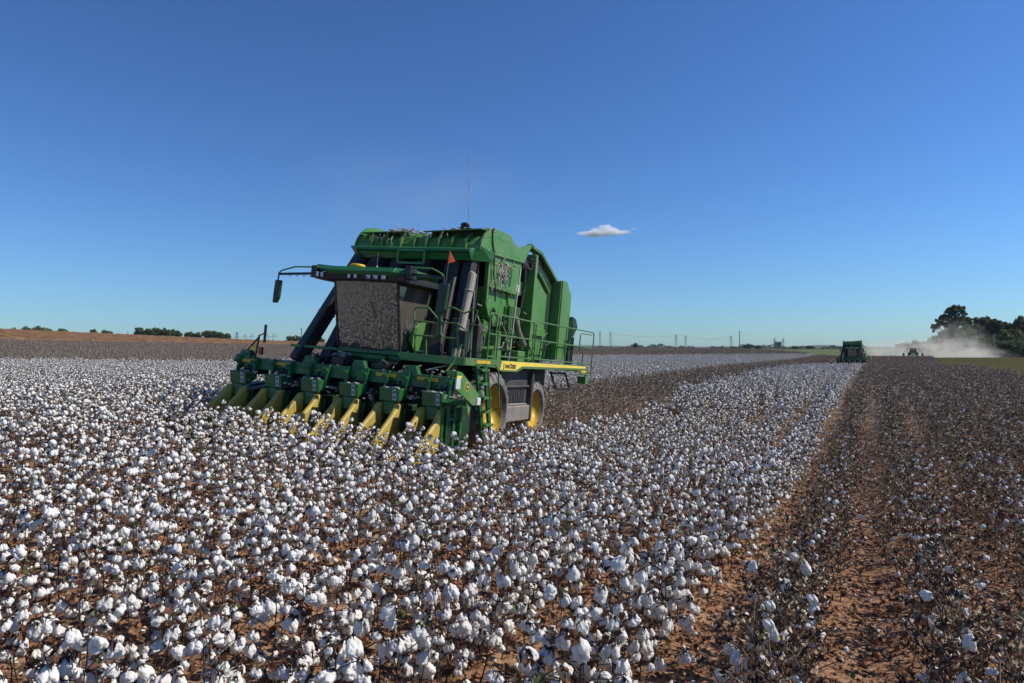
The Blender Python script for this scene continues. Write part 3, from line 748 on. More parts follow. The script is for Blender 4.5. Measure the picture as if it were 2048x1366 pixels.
# --- tool bar across the header
b = pmb(); b.box((-2.85, .30, 1.54), (2.72, .52, 1.765)); b.box((-2.85, .29, 1.52), (2.72, .30, 1.56))
for x in (-2.72, -.95, .30, 1.55): b.prism([(x-.18, 1.76), (x-.11, 1.93), (x+.11, 1.93), (x+.18, 1.76)], .33, .47, axis='b')
b.tube([(-2.95, .4, 1.7), (-2.55, .4, 1.78)], .12, 10)
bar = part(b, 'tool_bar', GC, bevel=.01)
b = pmb()
for x in (-2.55, -1.6, 1.02, 1.98): b.box((x-.24, .282, 1.655), (x+.24, .287, 1.725))
part(b, 'reflector_strip', M['yellow'], bar)
b = pmb()
for x in np.linspace(-2.5, 2.4, 14): b.tube([(x, .36, 1.76), (x, .36, 1.80)], .022, 6)
part(b, 'bolts', M['steel'], bar)
# cross tubes, hoses and framework in the dark space behind the bar
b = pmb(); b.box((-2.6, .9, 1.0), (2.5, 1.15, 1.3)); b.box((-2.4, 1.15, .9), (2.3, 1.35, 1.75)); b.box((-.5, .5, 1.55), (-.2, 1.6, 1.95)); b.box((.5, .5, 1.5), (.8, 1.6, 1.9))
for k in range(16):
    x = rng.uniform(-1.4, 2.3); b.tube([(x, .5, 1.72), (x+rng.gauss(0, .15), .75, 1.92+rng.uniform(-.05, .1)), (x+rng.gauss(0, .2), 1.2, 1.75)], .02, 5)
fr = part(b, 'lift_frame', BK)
b = pmb(); fluff(b, (-.55, .85, 2.0), 26, (.13, .06, .03), rng); b.beam((1.75, .6, 1.85), (2.05, 1.2, 2.02), .03, .03); fluff(b, (1.9, .6, 1.85), 8, (.2, .1, .06), rng); part(b, 'lint', M['lint'], fr, True)

# --- left marker with mirror and flag plate
b = pmb(); b.tube([(-2.45, .35, 1.75), (-2.38, .35, 2.28)], .022, 6); b.tube([(-2.80, .35, 1.80), (-2.40, .35, 2.22)], .022, 6); b.tube([(-2.4, .35, 2.26), (-2.22, .33, 2.33)], .015, 6)
mk = part(b, 'marker_post', BK); b = pmb(); b.box((-2.24, .31, 2.12), (-2.17, .34, 2.52)); part(b, 'mirror', BK, mk, bevel=.01)
b = pmb(); b.box((-2.62, .34, 1.93), (-2.40, .36, 2.02), 0); b.box((-2.33, .3, 1.85), (-2.24, .36, 2.02), 1); part(b, 'marker_lamp', [M['decal'], M['red']], mk)

# --- six air ducts lifting the cotton from the units to the basket
def duct(p0, p1, w0, w1, m=None, name='duct'):
    b = pmb(); b.beam(p0, p1, w0, w1)
    d = Vector(p1)-Vector(p0)
    for t in (.02, .42, .8): q = Vector(p0)+d*t; b.beam(q, q+d.normalized()*.07, w0+.035, w1+.035)
    return part(b, name, m or M['duct'], bevel=.04)
duct((-2.08, 1.30, 1.75), (-1.48, 2.72, 4.52), .34, .30)
duct((-1.26, 1.30, 1.75), (-.98, 2.76, 4.52), .34, .30)
duct((-.45, 1.60, 1.75), (-.40, 2.80, 4.52), .36, .30)
duct((.42, 1.60, 1.75), (.30, 2.80, 4.52), .36, .30)
duct((1.25, 1.70, 1.75), (1.05, 2.80, 4.52), .34, .28)
duct((1.90, 1.45, 1.75), (2.02, 1.84, 4.05), .13, .22, M['duct_lit'], 'duct')  # the narrow sunlit strip of the ducts, built as a separate pale duct
duct((1.58, 2.0, 1.75), (1.45, 2.85, 4.52), .28, .26)

# --- cab
b = pmb(); b.prism([(1.10, 1.98), (1.10, 2.20), (2.25, 2.20), (2.25, 1.98)], -.80, .82); b.prism([(1.04, 2.08), (1.04, 2.19), (1.12, 2.20), (1.12, 2.06)], -.62, .80)
b.prism([(1.2, 1.88), (1.2, 1.99), (2.0, 1.99), (1.9, 1.84)], -.3, .72); b.box((-.05, 1.0, 1.97), (.5, 1.08, 2.07))
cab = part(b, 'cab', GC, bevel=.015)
b = pmb(); n_ = 16; vs = []; fs = []   # the screen is bowed forwards
for k in range(n_+1):
    u_ = k/n_*2-1; bow = .075*(1-u_*u_)
    for z_, y_, q in ((2.20, 1.10, .82), (2.55, 1.02, .82), (2.9, .945, .82), (3.25, .86, .82), (3.62, .775, .82)): vs.append((u_*.79, y_-bow-.012*(1-((z_-2.9)/.72)**2), z_))
for k in range(n_):
    for q in range(4): fs.append((k*5+q, (k+1)*5+q, (k+1)*5+q+1, k*5+q+1))
b.add(vs, fs); part(b, 'windshield', M['windshield'], cab, True)
b = pmb()
for s_ in (-1, 1): b.beam((s_*.80, 1.10, 2.18), (s_*.80, .78, 3.66), .05, .06); b.beam((s_*.80, 2.20, 2.18), (s_*.80, 2.25, 3.70), .07, .07)
b.prism([(-.80, 1.10), (-.4, 1.03), (0, 1.01), (.4, 1.03), (.80, 1.10)], 2.165, 2.205, axis='z'); b.box((-.8, 2.18, 2.2), (.8, 2.24, 3.70)); b.box((.79, 1.1, 2.19), (.82, 2.2, 2.24)); b.box((-.82, 1.1, 2.19), (-.79, 2.2, 2.24))
part(b, 'cab_frame', BK, cab, bevel=.008)
b = pmb()
for s_ in (-1, 1): b.prism([(1.13, 2.24), (2.17, 2.24), (2.22, 3.66), (.82, 3.66)], s_*.795, s_*.805)
part(b, 'side_window', M['side_glass'], cab)
b = pmb(); b.tube([(.83, 1.18, 2.62), (.87, 1.2, 2.68), (.83, 1.2, 2.86)], .012, 5); b.box((.82, 1.16, 2.58), (.85, 1.24, 2.62)); part(b, 'door_handle', M['steel'], cab)
b = pmb(); b.prism([(1.55, 2.20), (1.28, 2.46), (1.62, 2.82), (2.10, 2.92), (2.10, 2.20)], .86, .90); part(b, 'fender_panel', G, cab, bevel=.006)
b = pmb(); b.tube([(-.33, .98, 3.58), (-.42, 1.01, 3.3), (-.52, 1.03, 3.06)], .012, 5); b.tube([(-.2, .98, 3.58), (-.3, 1.01, 3.3), (-.36, 1.03, 3.1)], .010, 5); part(b, 'wiper', BK, cab)
# seat and wheel behind the glass
b = pmb(); b.box((-.28, 1.62, 2.55), (.28, 2.05, 2.70)); b.prism([(1.98, 2.68), (2.12, 2.68), (2.18, 3.25), (2.08, 3.25)], -.26, .26); b.box((.32, 1.55, 2.6), (.44, 1.98, 2.78)); b.box((-.16, 1.7, 2.2), (.16, 2.0, 2.56))
b.tube([(0, 1.32, 2.22), (0, 1.42, 2.78)], .03, 6); b.lathe([(-.01, .17), (.01, .17)], (0, 1.42, 2.80), 16, axis='z'); part(b, 'seat', M['seat'], cab, bevel=.02)
# roof: green cap over a black visor that carries the lamps
b = pmb(); b.prism([(.42, 3.72), (.36, 3.80), (.48, 3.90), (1.3, 3.97), (2.3, 3.95), (2.35, 3.86), (2.3, 3.74)], -.62, .92)
b.add([(-.62, .42, 3.72), (-.62, .36, 3.80), (-.62, .50, 3.90), (-.62, 1.3, 3.95), (-.62, 2.2, 3.92), (-1.26, .62, 3.84), (-1.30, .60, 3.88), (-1.24, .70, 3.96), (-1.05, 1.3, 3.98), (-1.05, 2.1, 3.95)], [(0,1,6,5),(1,2,7,6),(2,3,8,7),(3,4,9,8),(0,5,9,4),(5,6,7,8,9)])
b.add([(.92, .42, 3.72), (.92, .36, 3.80), (.92, .50, 3.90), (.92, 1.3, 3.95), (.92, 2.2, 3.92), (1.22, .62, 3.74), (1.26, .60, 3.79), (1.22, .70, 3.87), (1.1, 1.3, 3.92), (1.1, 2.1, 3.90)], [(0,5,6,1),(1,6,7,2),(2,7,8,3),(3,8,9,4),(0,4,9,5),(5,9,8,7,6)])
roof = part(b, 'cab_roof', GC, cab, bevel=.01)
b = pmb(); b.prism([(.50, 3.62), (.44, 3.76), (2.25, 3.76), (2.2, 3.64), (.8, 3.61)], -1.16, 1.12); part(b, 'visor', BK, cab, bevel=.015)
b = pmb()
for x, w_ in ((.28, .055), (.46, .055), (.66, .055), (-.20, .035), (-.04, .035), (-1.02, .035), (-.90, .035)):
    b.box((x-w_, .418, 3.65), (x+w_, .432, 3.755))
lm = part(b, 'work_lamp', M['lamp'], cab, bevel=.01)
b = pmb()
for x in (.26, .43): b.box((x-.028, .410, 3.66), (x-.014, .419, 3.69)); b.box((x+.014, .410, 3.66), (x+.028, .419, 3.69)); b.box((x-.006, .410, 3.72), (x+.006, .419, 3.75))
b.box((-1.1, .405, 3.63), (.75, .417, 3.645)); part(b, 'lamp_bezel', BK, lm)
b = pmb(); b.lathe([(0, .16), (.05, .17), (.07, .14), (.08, .05)], (-.30, .85, 3.93), 20, axis='z'); part(b, 'position_receiver', M['yellow'], cab, True)
b = pmb(); b.tube([(.16, .9, 3.95), (.165, .9, 4.28)], .006, 4); b.blob((.16, .9, 3.97), (.03, .03, .02), 1); part(b, 'aerial', M['steel'], cab)
# mirrors on their arms
def mirror(s_, x_end, z_arm, zt, zb, w_):
    b = pmb(); x0 = s_*1.18
    b.tube([(x0, .62, z_arm+.14), (x0+s_*.55, .55, z_arm+.12), (x_end-s_*.06, .52, z_arm+.02), (x_end, .52, z_arm-.04)], .018, 6, mi=0)
    b.beam((x0, .62, z_arm), (x_end, .52, z_arm-.06), .04, .05, mi=1); b.tube([(x_end, .52, z_arm-.02), (x_end+s_*.01, .52, zt)], .018, 6, mi=1)
    b.box((x0-.07, .5, z_arm-.1), (x0+.07, .75, z_arm+.16), 1)
    for k in range(4): q = x0+(x_end-x0)*(k+1)/5; b.tube([(q, .6, z_arm-.03), (q+.06, .58, z_arm-.09), (q+.12, .58, z_arm-.04)], .008, 4, mi=1)
    a = part(b, 'mirror_arm', [G, BK], cab); c = pmb()
    c.prism([(x_end-w_*.30, zt), (x_end+w_*.6, zt), (x_end+w_*.45, zb+.12), (x_end+w_*.1, zb), (x_end-w_*.45, zb), (x_end-w_*.42, zb+.2)], .46, .56, axis='b'); part(c, 'mirror', GK, a, bevel=.015)
mirror(-1, -2.14, 3.74, 3.54, 3.03, .17); mirror(1, 2.02, 3.80, 3.62, 2.98, .24)
# flag on its whip
b = pmb(); b.tube([(1.86, .95, 2.25), (1.84, .93, 3.2), (1.90, .90, 4.34)], .007, 4)
fl = part(b, 'flag_whip', M['steel']); b = pmb(); b.add([(1.895, .90, 4.36), (2.085, .82, 4.12), (1.885, .90, 4.09), (1.895, .904, 4.36), (2.085, .83, 4.12), (1.885, .904, 4.09)], [(0,1,2),(5,4,3),(0,3,4,1),(1,4,5,2),(2,5,3,0)]); part(b, 'flag', M['orange'], fl)

# --- deck, fascia and lettering
b = pmb(); b.box((.95, .93, 2.10), (2.44, 10.0, 2.165)); b.box((.95, .88, 2.01), (2.46, .93, 2.175)); b.box((-2.3, 1.3, 2.08), (-.95, 9.6, 2.14)); b.box((-.95, 2.3, 2.06), (.95, 9.6, 2.12))
for y in np.arange(1.6, 9.8, .8): b.box((1.1, y, 2.0), (2.42, y+.05, 2.10))
deck = part(b, 'deck', G, bevel=.006)
fas = [(.90, 2.175), (.90, 2.02), (2.45, 2.00), (2.85, 1.915), (3.82, 1.915), (4.22, 2.005), (9.15, 2.03), (9.45, 1.90), (10.05, 1.90), (10.05, 2.19), (5, 2.18)]
b = pmb(); b.prism(fas, 2.445, 2.475); part(b, 'side_fascia', GD, deck, bevel=.004)
b = pmb(); b.prism([(2.80, 2.160), (2.72, 1.955), (3.70, 1.955), (4.10, 2.060), (9.85, 2.105), (9.85, 2.172), (5, 2.168)], 2.477, 2.481); dc = part(b, 'yellow_stripe', M['decal'], deck)
b = pmb(); b.box((2.477, 1.45, 2.07), (2.481, 2.15, 2.14)); b.box((2.477, 9.4, 1.97), (2.480, 9.95, 2.04)); part(b, 'reflector_strip', M['yellow'], deck)
for ch, y0, sz in (('J', 2.90, .165), ('OHN', 2.985, .125), ('D', 3.30, .165), ('EERE', 3.415, .125)):
    tm = text_mesh(ch, sz); tm.materials.clear(); tm.materials.append(M['ink']); o = bpy.data.objects.new('lettering', tm); COL.objects.link(o); o.parent = dc
    o.matrix_local = Matrix(((0, 0, 1, 2.484), (1, 0, 0, y0), (0, 1, 0, 2.0), (0, 0, 0, 1)))@Matrix.Diagonal((1, 1, 1, 1))
b = pmb(); b.box((2.2, 9.95, 1.60), (2.48, 10.3, 1.84)); b.box((2.42, 10.0, 1.8), (2.475, 10.06, 2.2)); part(b, 'rear_step', G, deck, bevel=.01)
b = pmb(); b.tube([(2.05, 7.6, 1.95), (2.25, 7.6, 1.45), (2.25, 9.0, 1.45), (2.05, 9.0, 1.95)], .03, 6); b.tube([(2.05, 7.6, 1.9), (2.05, 9.0, 1.9)], .03, 6); part(b, 'fold_step', BK, deck)
# --- hand rails
RL = M['green_dusty']
def rail(paths, r=.020, name='hand_rail'):
    b = pmb()
    for p in paths: b.tube(p, r, 6)
    return part(b, name, RL, deck)
rail([[(1.29,.93,2.17),(1.16,.93,3.08),(1.22,.93,3.14),(1.50,.93,3.15),(1.76,.93,2.92),(1.76,.93,2.62),(1.70,.93,2.55),(1.22,.93,2.56)],[(1.18,.93,2.86),(1.76,.93,2.84)],[(1.50,.93,2.55),(1.54,.93,2.17)],[(1.29,.93,2.22),(1.54,.93,2.22)]])
rail([[(2.28,.93,2.17),(2.20,.93,2.86),(1.88,.93,2.86),(1.82,.93,2.9),(1.80,.93,3.12),(1.84,.93,3.18),(2.08,.93,3.18),(2.34,.95,3.08),(2.52,1.0,3.18),(2.60,1.0,3.15),(2.55,1.0,2.95),(2.46,1.0,2.6),(2.45,1.0,2.3)],[(1.82,.93,2.9),(1.84,.93,2.62),(1.92,.93,2.55),(2.24,.93,2.55)],[(2.20,.93,2.86),(2.33,.95,2.78),(2.40,1.0,2.72),(2.5,1.0,2.72)]])
rail([[(2.42,2.08,2.17),(2.42,2.08,3.16),(2.42,2.14,3.20),(2.42,2.40,3.20),(2.42,2.47,3.14),(2.42,2.47,2.17)],[(2.42,2.08,2.74),(2.42,2.55,2.74)],[(2.42,2.08,2.24),(2.42,2.47,2.24)]])
rail([[(2.42,2.60,2.17),(2.42,2.60,3.14),(2.42,2.66,3.20),(2.42,4.82,3.21),(2.42,4.90,3.14),(2.42,4.90,2.17)],[(2.42,2.60,2.74),(2.42,4.90,2.76)],[(2.42,2.60,2.26),(2.42,4.9,2.26)]])
rail([[(2.42,5.05,2.17),(2.42,5.05,3.18),(2.42,5.12,3.25),(2.42,10.6,3.33),(2.42,10.75,3.26),(2.42,10.72,1.86)],[(2.42,5.05,2.77),(2.42,10.7,2.80)],[(2.42,5.05,2.27),(2.42,10.7,2.26)],[(2.42,7.7,2.17),(2.42,7.7,3.28)]])
rail([[(2.42,9.62,1.9),(2.42,9.62,2.55),(2.36,9.35,2.66),(2.36,9.35,3.16),(2.37,9.45,3.22),(2.42,10.5,3.24)],[(2.42,9.62,1.9),(2.42,10.6,1.9)]])
# --- ladder
b = pmb()
def lad(t, off=0): return Vector((2.62+off, 1.15+.62*t, 2.05-1.62*t))
for dy in (0, .40):
    p0, p1 = lad(0)+Vector((0, dy, 0)), lad(1)+Vector((0, dy, 0)); b.beam(p0, p1, .05, .13)
ldr = part(b, 'ladder', GC)
b = pmb()
for k in range(6): q = lad((k+.35)/5.5); b.beam(q+Vector((.0, 0, 0)), q+Vector((0, .40, 0)), .22, .05)
part(b, 'step', GD, ldr)
b = pmb(); b.tube([lad(0, .10), lad(.0, .18)+Vector((0, .05, .03)), lad(.08, .22)+Vector((0, .08, 0)), lad(.55, .22)+Vector((0, .04, 0)), lad(.6, .1)], .016, 6)
b.tube([lad(0, .10)+Vector((0, .4, 0)), lad(.0, .18)+Vector((0, .55, .03)), lad(.08, .22)+Vector((0, .62, 0)), lad(.55, .22)+Vector((0, .50, 0)), lad(.6, .1)+Vector((0, .4, 0))], .016, 6); part(b, 'grab_rail', RL, ldr)
b = pmb()
for k in range(14): q = lad((k+.5)/14, .045); b.box((q.x, q.y-.012, q.z-.018), (q.x+.008, q.y+.012, q.z+.018))
part(b, 'punched_holes', M['steel'], ldr)
b = pmb(); b.blob((2.5, 1.95, 1.70), (.06, .06, .07), 2); part(b, 'tail_lamp', M['red'], ldr, True)

# --- wheels
def wheel(name, c, Rr, rim_r, wd, side, lug=22, cutout=False):
    x, y, z = c; b = pmb(); h = wd/2
    b.lathe([(-h*.55, rim_r-.02), (-h, rim_r+.05), (-h*1.02, Rr*.80), (-h*.85, Rr*.93), (-h*.5, Rr*.965), (h*.5, Rr*.965), (h*.85, Rr*.93), (h*1.02, Rr*.80), (h, rim_r+.05), (h*.55, rim_r-.02)], c, 40)
    for k in range(lug):
        for s_ in (-1, 1):
            t = 2*math.pi*(k+(.5 if s_ > 0 else 0))/lug; vs = []
            for u_, dt, rr0, rr1 in ((0, .13, .955, 1.0), (s_*h*.8, -.02, .93, .99), (s_*h*1.03, -.05, .80, .86)):
                for dd in (-.035, .035):
                    for rr in (rr0, rr1): a = t+dt+dd; vs.append((x+u_, y+Rr*rr*math.cos(a), z+Rr*rr*math.sin(a)))
            fs = [(0,1,5,4),(2,6,7,3),(1,3,7,5),(4,5,9,8),(6,10,11,7),(5,7,11,9),(8,9,11,10),(0,2,3,1)]; b.add(vs, fs)
    w_ = empty(name); w_.parent = pk; part(b, 'tyre', M['rubber'], w_, False)
    r = pmb(); s_ = side
    prof = [(s_*h*.62, rim_r+.015), (s_*h*.66, rim_r), (s_*h*.50, rim_r-.04), (s_*h*.15, rim_r*.82), (s_*h*.05, rim_r*.45), (s_*h*.35, rim_r*.30), (s_*h*.42, rim_r*.12), (s_*h*.42, .01)]
    r.lathe(prof, c, 36); part(r, 'rim', M['yellow'], w_, True)
    hb = pmb()
    for k in range(8): a = k*math.pi/4; hb.tube([(x+s_*h*.30, y+rim_r*.34*math.cos(a), z+rim_r*.34*math.sin(a)), (x+s_*h*.50, y+rim_r*.34*math.cos(a), z+rim_r*.34*math.sin(a))], .025, 6)
    part(hb, 'wheel_bolts', M['steel'], w_)
    return w_
wheel('wheel', (2.28, 2.50, .95), .95, .66, .50, 1); wheel('wheel', (-2.28, 2.50, .95), .95, .66, .50, -1)
wheel('wheel', (1.98, 6.15, .84), .84, .56, .46, 1, 20); wheel('wheel', (-1.98, 6.15, .84), .84, .56, .46, -1, 20)
b = pmb(); b.beam((-2.1, 2.5, .95), (2.1, 2.5, .95), .25, .3); b.beam((-1.95, 6.15, .84), (1.95, 6.15, .84), .2, .22); b.box((-.7, 1.2, 1.2), (-.45, 9.6, 1.6)); b.box((.45, 1.2, 1.2), (.7, 9.6, 1.6)); b.box((-1.1, 2.8, 1.45), (1.4, 9.0, 2.06)); b.box((-1.6, 2.2, 1.2), (1.6, 2.9, 2.0))
part(b, 'chassis', BK, bevel=.01)
# --- side tank and slotted shroud between the wheels
b = pmb(); b.box((1.2, 3.62, .66), (2.30, 5.45, 1.05)); b.prism([(3.62, 1.05), (5.45, 1.05), (5.45, 1.09), (3.7, 1.12)], 1.2, 2.24); part(b, 'side_tank', M['tank'], bevel=.05)
b = pmb(); b.box((1.3, 3.50, 1.10), (2.20, 5.50, 1.97)); b.box((2.20, 3.5, 1.50), (2.26, 5.45, 1.57)); b.box((2.20, 5.36, .62), (2.33, 5.50, 1.92)); shr = part(b, 'side_shroud', M['shroud'], bevel=.02)
b = pmb()
for k in range(7): y = 4.0+k*.17; b.box((2.20, y, 1.12), (2.212, y+.075, 1.46 if k else 1.40), 0)
part(b, 'vent_slots', M['ink'], shr)
b = pmb()
for k in range(12): y = 3.8+k*.12; b.box((2.20, y, 1.68), (2.206, y+.05, 1.71), 0)
part(b, 'rivets', M['tank'], shr)

# --- basket (cotton accumulator)
lid = [(2.66, 4.72), (2.72, 4.88), (2.86, 5.08), (3.11, 5.25), (3.5, 5.345), (4.4, 5.37), (4.68, 5.24), (5.08, 5.17), (5.35, 4.86), (3.5, 4.745)]
b = pmb(); b.prism(lid, 1.70, 1.745); b.prism(lid, -1.745, -1.70); b.prism([(5.05, 5.17), (6.08, 5.46), (5.50, 4.83), (5.30, 4.83)], 1.705, 1.74)
# curved front and flat top skin
cur = [(2.72, 4.68), (2.74, 4.82), (2.83, 4.96), (3.0, 5.06), (3.3, 5.12)]
for (y0, z0), (y1, z1) in zip(cur, cur[1:]): b.add([(-1.70, y0, z0), (1.70, y0, z0), (1.70, y1, z1), (-1.70, y1, z1), (-1.70, y0+.03, z0-.02), (1.70, y0+.03, z0-.02), (1.70, y1+.03, z1-.02), (-1.70, y1+.03, z1-.02)], [(0,1,2,3),(7,6,5,4),(0,4,5,1),(1,5,6,2),(2,6,7,3),(3,7,4,0)])
b.add([(-1.70, 3.3, 5.13), (1.70, 3.3, 5.13), (1.70, 5.1, 5.14), (-1.70, 5.1, 5.14), (-1.70, 3.3, 5.10), (1.70, 3.3, 5.10), (1.70, 5.1, 5.11), (-1.70, 5.1, 5.11)], [(0,1,2,3),(7,6,5,4),(0,4,5,1),(1,5,6,2),(2,6,7,3),(3,7,4,0)])
bas = part(b, 'basket', G)
b = pmb()
for x in (-1.25, -.95, -.42, -.05, .28, .62, .98, 1.34):
    b.prism([(y-.05-.04*(i < 3), z+.05) for i, (y, z) in enumerate(cur)]+[(y+.01, z-.0) for y, z in cur[::-1]], x-.02, x+.035)
part(b, 'rib', GD, bas)
b = pmb(); b.add([(-1.66, 2.78, 5.06), (-.40, 2.78, 5.10), (-.40, 3.6, 5.16), (-1.66, 3.6, 5.14), (-1.66, 2.78, 5.09), (-.40, 2.78, 5.13), (-.40, 3.6, 5.19), (-1.66, 3.6, 5.17)], [(3,2,1,0),(4,5,6,7),(0,1,5,4),(1,2,6,5),(2,3,7,6),(3,0,4,7)])
b.add([(.12, 2.80, 5.11), (1.68, 2.80, 5.19), (1.70, 3.7, 5.30), (.12, 3.7, 5.28), (.12, 2.80, 5.14), (1.68, 2.80, 5.22), (1.70, 3.7, 5.33), (.12, 3.7, 5.31)], [(3,2,1,0),(4,5,6,7),(0,1,5,4),(1,2,6,5),(2,3,7,6),(3,0,4,7)])
part(b, 'roof_flap', GD, bas, bevel=.004)
b = pmb(); b.prism([(.2, 5.05), (.2, 5.20), (1.66, 5.24), (1.66, 5.05)], 3.10, 3.16, axis='b'); b.prism([(-1.6, 5.05), (-1.6, 5.10), (-.45, 5.14), (-.45, 5.05)], 3.10, 3.16, axis='b'); part(b, 'flap_support', GK, bas)
b = pmb(); b.prism([(2.50, 4.57), (2.42, 4.60), (2.42, 4.66), (2.60, 4.72), (2.64, 4.42), (2.56, 4.42)], -1.50, 1.60)
b.add([(-1.50, 2.42, 4.60), (-1.50, 2.42, 4.66), (-1.50, 2.64, 4.72), (-1.50, 2.60, 4.42), (-1.72, 2.50, 4.66), (-1.72, 2.50, 4.70), (-1.72, 2.66, 4.72), (-1.60, 2.60, 4.46)], [(0,1,5,4),(1,2,6,5),(2,3,7,6),(3,0,4,7),(4,5,6,7)])
b.add([(1.60, 2.42, 4.60), (1.60, 2.42, 4.66), (1.60, 2.60, 4.72), (1.60, 2.56, 4.42), (1.78, 3.45, 4.68), (1.78, 3.45, 4.76), (1.76, 2.70, 4.78), (1.76, 3.4, 4.50)], [(0,4,5,1),(1,5,6,2),(0,3,7,4),(3,2,6,7),(4,7,6,5)])
part(b, 'front_fascia', GC, bas, bevel=.006)  # darker green stands for the shade on the fascia
b = pmb()
for p0, p1 in (((-.30, 2.44, 4.60), (.42, 2.44, 4.60)), ((-.30, 2.44, 4.30), (.42, 2.44, 4.30)), ((-.30, 2.44, 4.60), (-.30, 2.44, 4.30)), ((.42, 2.44, 4.60), (.42, 2.44, 4.30))): b.beam(p0, p1, .045, .045)
part(b, 'frame', G, bas)
b = pmb(); b.box((-1.62, 3.05, 3.4), (1.55, 3.12, 4.70)); b.box((-1.65, 2.78, 3.9), (-1.58, 5.4, 4.75)); b.box((-1.6, 5.3, 2.2), (1.3, 5.4, 4.85)); b.box((-1.3, 2.9, 2.1), (1.05, 5.3, 4.0)); part(b, 'basket_wall', BK, bas)
# right hand lit side panel with its screen
b = pmb(); b.prism([(3.46, 4.73), (3.50, 3.93), (5.47, 3.93), (5.47, 4.83)], 1.64, 1.70); b.prism([(2.72, 4.70), (3.46, 4.73), (3.46, 3.6), (3.36, 3.6), (3.34, 4.58), (2.72, 4.60)], 1.60, 1.70); b.beam((1.735, 3.45, 4.735), (1.735, 5.5, 4.855), .05, .06, up=(0, 0, 1))
sp = part(b, 'side_panel', G, bas, bevel=.006)
b = pmb(); b.box((1.701, 4.0, 4.12), (1.706, 4.78, 4.62), 0)
for k in range(7): y = 4.04+k*.11; b.box((1.706, y, 4.12), (1.712, y+.02, 4.62), 1)
part(b, 'screen', [GK, G], sp)
b = pmb(); b.box((1.702, 5.2, 4.02), (1.708, 5.42, 4.22)); part(b, 'white_plate', M['white'], sp)
b = pmb(); strands(b, (1.73, 4.25, 4.50), 26, (.02, .42, .12), rng, .55, th=.010, drop=.6); fluff(b, (1.74, 4.25, 4.58), 34, (.02, .3, .06), rng); strands(b, (1.73, 3.6, 4.35), 5, (.02, .08, .3), rng, .5, th=.008); strands(b, (1.72, 4.2, 4.1), 5, (.02, .3, .05), rng, .5, th=.006)
fluff(b, (1.66, 2.9, 4.74), 10, (.04, .2, .02), rng); fluff(b, (1.7, 3.3, 5.29), 14, (.04, .12, .015), rng); part(b, 'lint', M['lint'], sp, True)
b = pmb(); strands(b, (-.55, 2.85, 5.16), 34, (.35, .10, .02), rng, .26, th=.006, drop=.1); fluff(b, (-.45, 2.95, 5.16), 60, (.25, .08, .025), rng); strands(b, (.8, 2.66, 5.08), 6, (.4, .04, .05), rng, .2, th=.005); strands(b, (-1.0, 2.66, 5.0), 8, (.3, .04, .06), rng, .25, th=.005); fluff(b, (1.0, 3.1, 5.25), 14, (.25, .1, .012), rng); strands(b, (-.62, 2.6, 4.9), 4, (.02, .02, .1), rng, .4, th=.005)
part(b, 'lint', M['lint'], bas, True)
b = pmb(); b.blob((1.15, 2.98, 5.33), (.12, .09, .06), 2, rng, .05); b.box((1.02, 2.95, 5.24), (1.28, 3.08, 5.28)); part(b, 'beacon', BK, bas, True)
# --- machinery between cab and module chamber
b = pmb(); b.prism([(3.4, 3.93), (5.45, 3.93), (5.1, 3.1), (4.3, 3.0), (3.9, 3.2)], 1.05, 1.55); b.prism([(4.9, 3.95), (5.6, 3.95), (5.6, 3.2), (5.2, 3.0)], 1.4, 1.6)
b.box((1.1, 5.0, 2.2), (1.6, 5.4, 3.3)); b.box((1.2, 4.0, 2.16), (1.75, 4.35, 2.9))
for k in range(6): b.box((1.62, 4.9+k*.13, 2.85), (1.72, 4.96+k*.13, 3.62))
b.box((1.40, 4.85, 2.8), (1.62, 5.75, 3.60)); b.prism([(3.0, 2.16), (3.5, 2.16), (3.5, 2.5), (3.0, 2.42)], 1.8, 2.15); b.box((1.3, 5.0, 2.17), (2.0, 5.5, 2.45)); b.prism([(3.7, 2.2), (4.2, 2.2), (4.05, 3.1), (3.8, 3.15)], 1.35, 1.5)
fan = part(b, 'fan_housing', G, bevel=.02)
b = pmb(); b.box((1.65, 1.75, 2.17), (1.98, 2.0, 3.02)); b.tube([(1.82, 1.88, 3.0), (1.82, 1.88, 3.18)], .05, 8); part(b, 'filter_canister', M['shroud'], fan, bevel=.03)
b = pmb(); b.box((1.75, 2.35, 2.17), (2.05, 2.6, 2.95)); part(b, 'filter_canister', M['shroud'], fan, bevel=.03)
b = pmb(); b.box((2.02, 1.05, 2.35), (2.35, 1.35, 2.72)); b.tube([(2.2, 1.1, 2.2), (2.2, 1.1, 2.4)], .02, 5); part(b, 'control_box', BK, fan, bevel=.03)
b = pmb()
for k in range(34):
    y = rng.uniform(2.5, 6.2); x = rng.uniform(1.2, 1.75); z = rng.uniform(2.3, 3.6); pts = [Vector((x, y, z))]
    for _ in range(4): pts.append(pts[-1]+Vector((rng.gauss(0, .06), rng.gauss(0, .13), rng.gauss(-.05, .16))))
    b.tube(pts, rng.uniform(.012, .03), 5)
for k in range(9): y = rng.uniform(2.8, 7.5); z = rng.uniform(2.2, 3.0); b.box((1.25, y, z), (1.6, y+rng.uniform(.12, .4), z+rng.uniform(.1, .35)))
b.box((.6, 2.9, 2.12), (1.15, 6.2, 3.6))
eng = part(b, 'engine', BK)
b = pmb()
for k in range(12):
    y = rng.uniform(2.8, 6.6); z = rng.uniform(2.3, 3.5); pts = [Vector((1.7, y, z))]
    for _ in range(4): pts.append(pts[-1]+Vector((rng.gauss(0, .04), rng.gauss(0, .12), rng.gauss(-.06, .16))))
    b.tube(pts, .014, 5)
